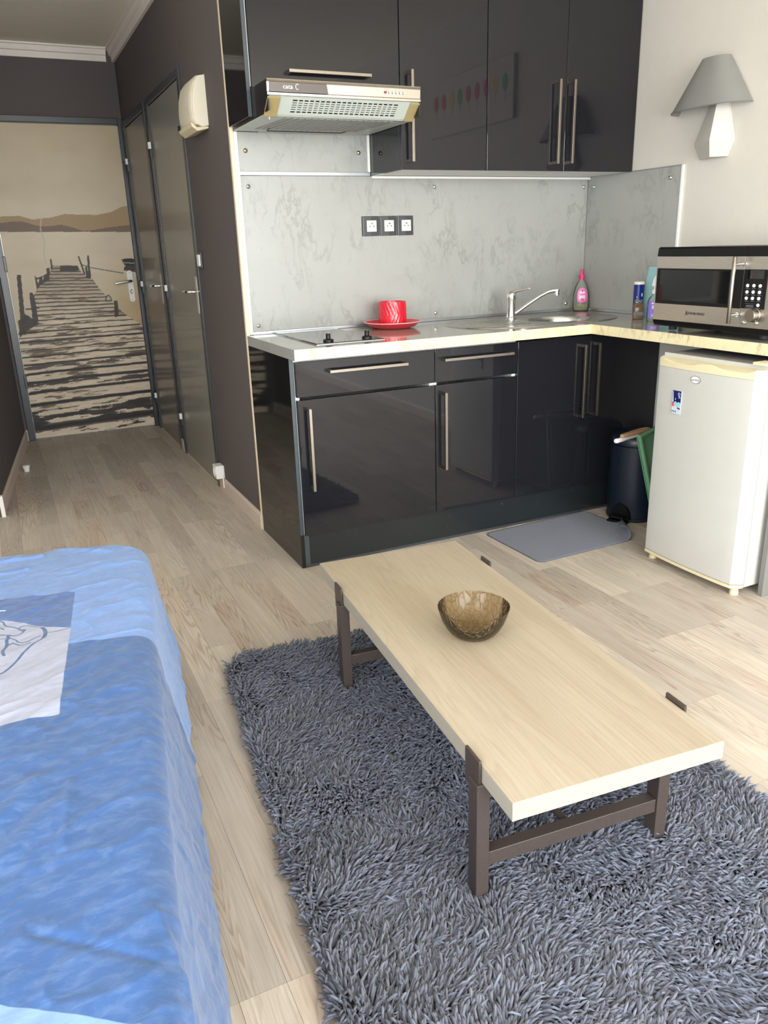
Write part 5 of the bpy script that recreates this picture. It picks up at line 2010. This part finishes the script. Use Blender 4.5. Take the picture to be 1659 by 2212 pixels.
def fattr(name, arr):
    a = me.attributes.new(name, 'FLOAT', 'POINT')
    a.data.foreach_set('value', arr.astype(np.float32).ravel())


def side(p, q, flip=1.0):
    """signed distance of the cloth points to the line p-q"""
    (x0, y0), (x1, y1) = p, q
    l_ = math.hypot(x1 - x0, y1 - y0)
    return flip * ((CA - x0) * (y1 - y0) - (CB - y0) * (x1 - x0)) / l_


ctr = bed_ab(60, 1430)


def toward(p, q):
    (x0, y0), (x1, y1) = p, q
    s = (ctr[0] - x0) * (y1 - y0) - (ctr[1] - y0) * (x1 - x0)
    return side(p, q, 1.0 if s > 0 else -1.0)


TR, BRc, TLc, BLc = bed_ab(163, 1285), bed_ab(129, 1548), bed_ab(0, 1313), bed_ab(0, 1578)
top_l, bot_l, right_l = toward(TR, TLc), toward(BRc, BLc), toward(TR, BRc)
left_edge = TR[0] + .58 - CA
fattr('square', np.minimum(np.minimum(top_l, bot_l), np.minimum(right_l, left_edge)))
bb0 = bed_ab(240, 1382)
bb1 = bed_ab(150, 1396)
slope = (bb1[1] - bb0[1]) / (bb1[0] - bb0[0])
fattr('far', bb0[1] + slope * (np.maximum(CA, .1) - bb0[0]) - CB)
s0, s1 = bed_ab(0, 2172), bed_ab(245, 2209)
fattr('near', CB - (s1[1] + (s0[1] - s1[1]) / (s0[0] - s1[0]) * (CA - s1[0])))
zk = 180 / 1659


def zz(pts):
    return [bed_ab(a * zk, 1270 + b * zk) for a, b in pts]


wv = zz([(-500, 800), (0, 775), (250, 765), (500, 785), (700, 815), (900, 835), (1150, 840), (1420, 812)])
wv = sorted(wv)
fattr('wave', np.interp(CA, [p[0] for p in wv], [p[1] for p in wv]) - CB)
ink_ = np.full(CA.shape, -.05)
for pts, hw in (([(390, 890), (430, 855), (500, 830), (600, 828), (720, 840), (820, 850), (880, 880)], .0016), ([(860, 860), (900, 890), (920, 940), (910, 1000), (880, 1050)], .0042), ([(890, 1040), (820, 1100), (700, 1180), (600, 1270), (500, 1360), (400, 1470), (300, 1580), (200, 1680), (100, 1760), (0, 1815), (-120, 1870)], .0026),
                ([(930, 950), (1020, 940), (1150, 905), (1280, 865), (1410, 820)], .0014),
                ([(-60, 800), (30, 785), (90, 795), (110, 840), (160, 880), (280, 880), (370, 890), (430, 925), (480, 940), (525, 905), (440, 910)], .0020), ([(500, 930), (450, 980), (380, 1020), (280, 1045), (190, 1035), (100, 1030), (-40, 1045)], .0020),
                ([(185, 1040), (180, 1100), (150, 1150), (160, 1210), (140, 1270), (90, 1340), (75, 1400), (100, 1460)], .0034), ([(190, 1085), (260, 1105), (340, 1125), (380, 1160), (450, 1170), (560, 1140), (680, 1080), (820, 1020)], .0018), ([(190, 1225), (270, 1180), (330, 1200), (400, 1220), (500, 1205), (620, 1160)], .0020), ([(-40, 1125), (60, 1120), (160, 1110)], .0016),
                ([(0, 860), (10, 910), (60, 925), (95, 940)], .0022), ([(0, 1200), (10, 1200)], .0022)):
    ink_ = np.maximum(ink_, hw - polydist(CA, CB, zz(pts)))
fattr('ink', ink_)
fattr('chalk', .0018 - polydist(CA, CB, zz([(-80, 640), (0, 610), (50, 592), (130, 588)])))
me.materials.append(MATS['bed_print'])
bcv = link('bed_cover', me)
tag(bcv, 'blue cotton bed cover printed with a white line-drawn square', 'bed cover')
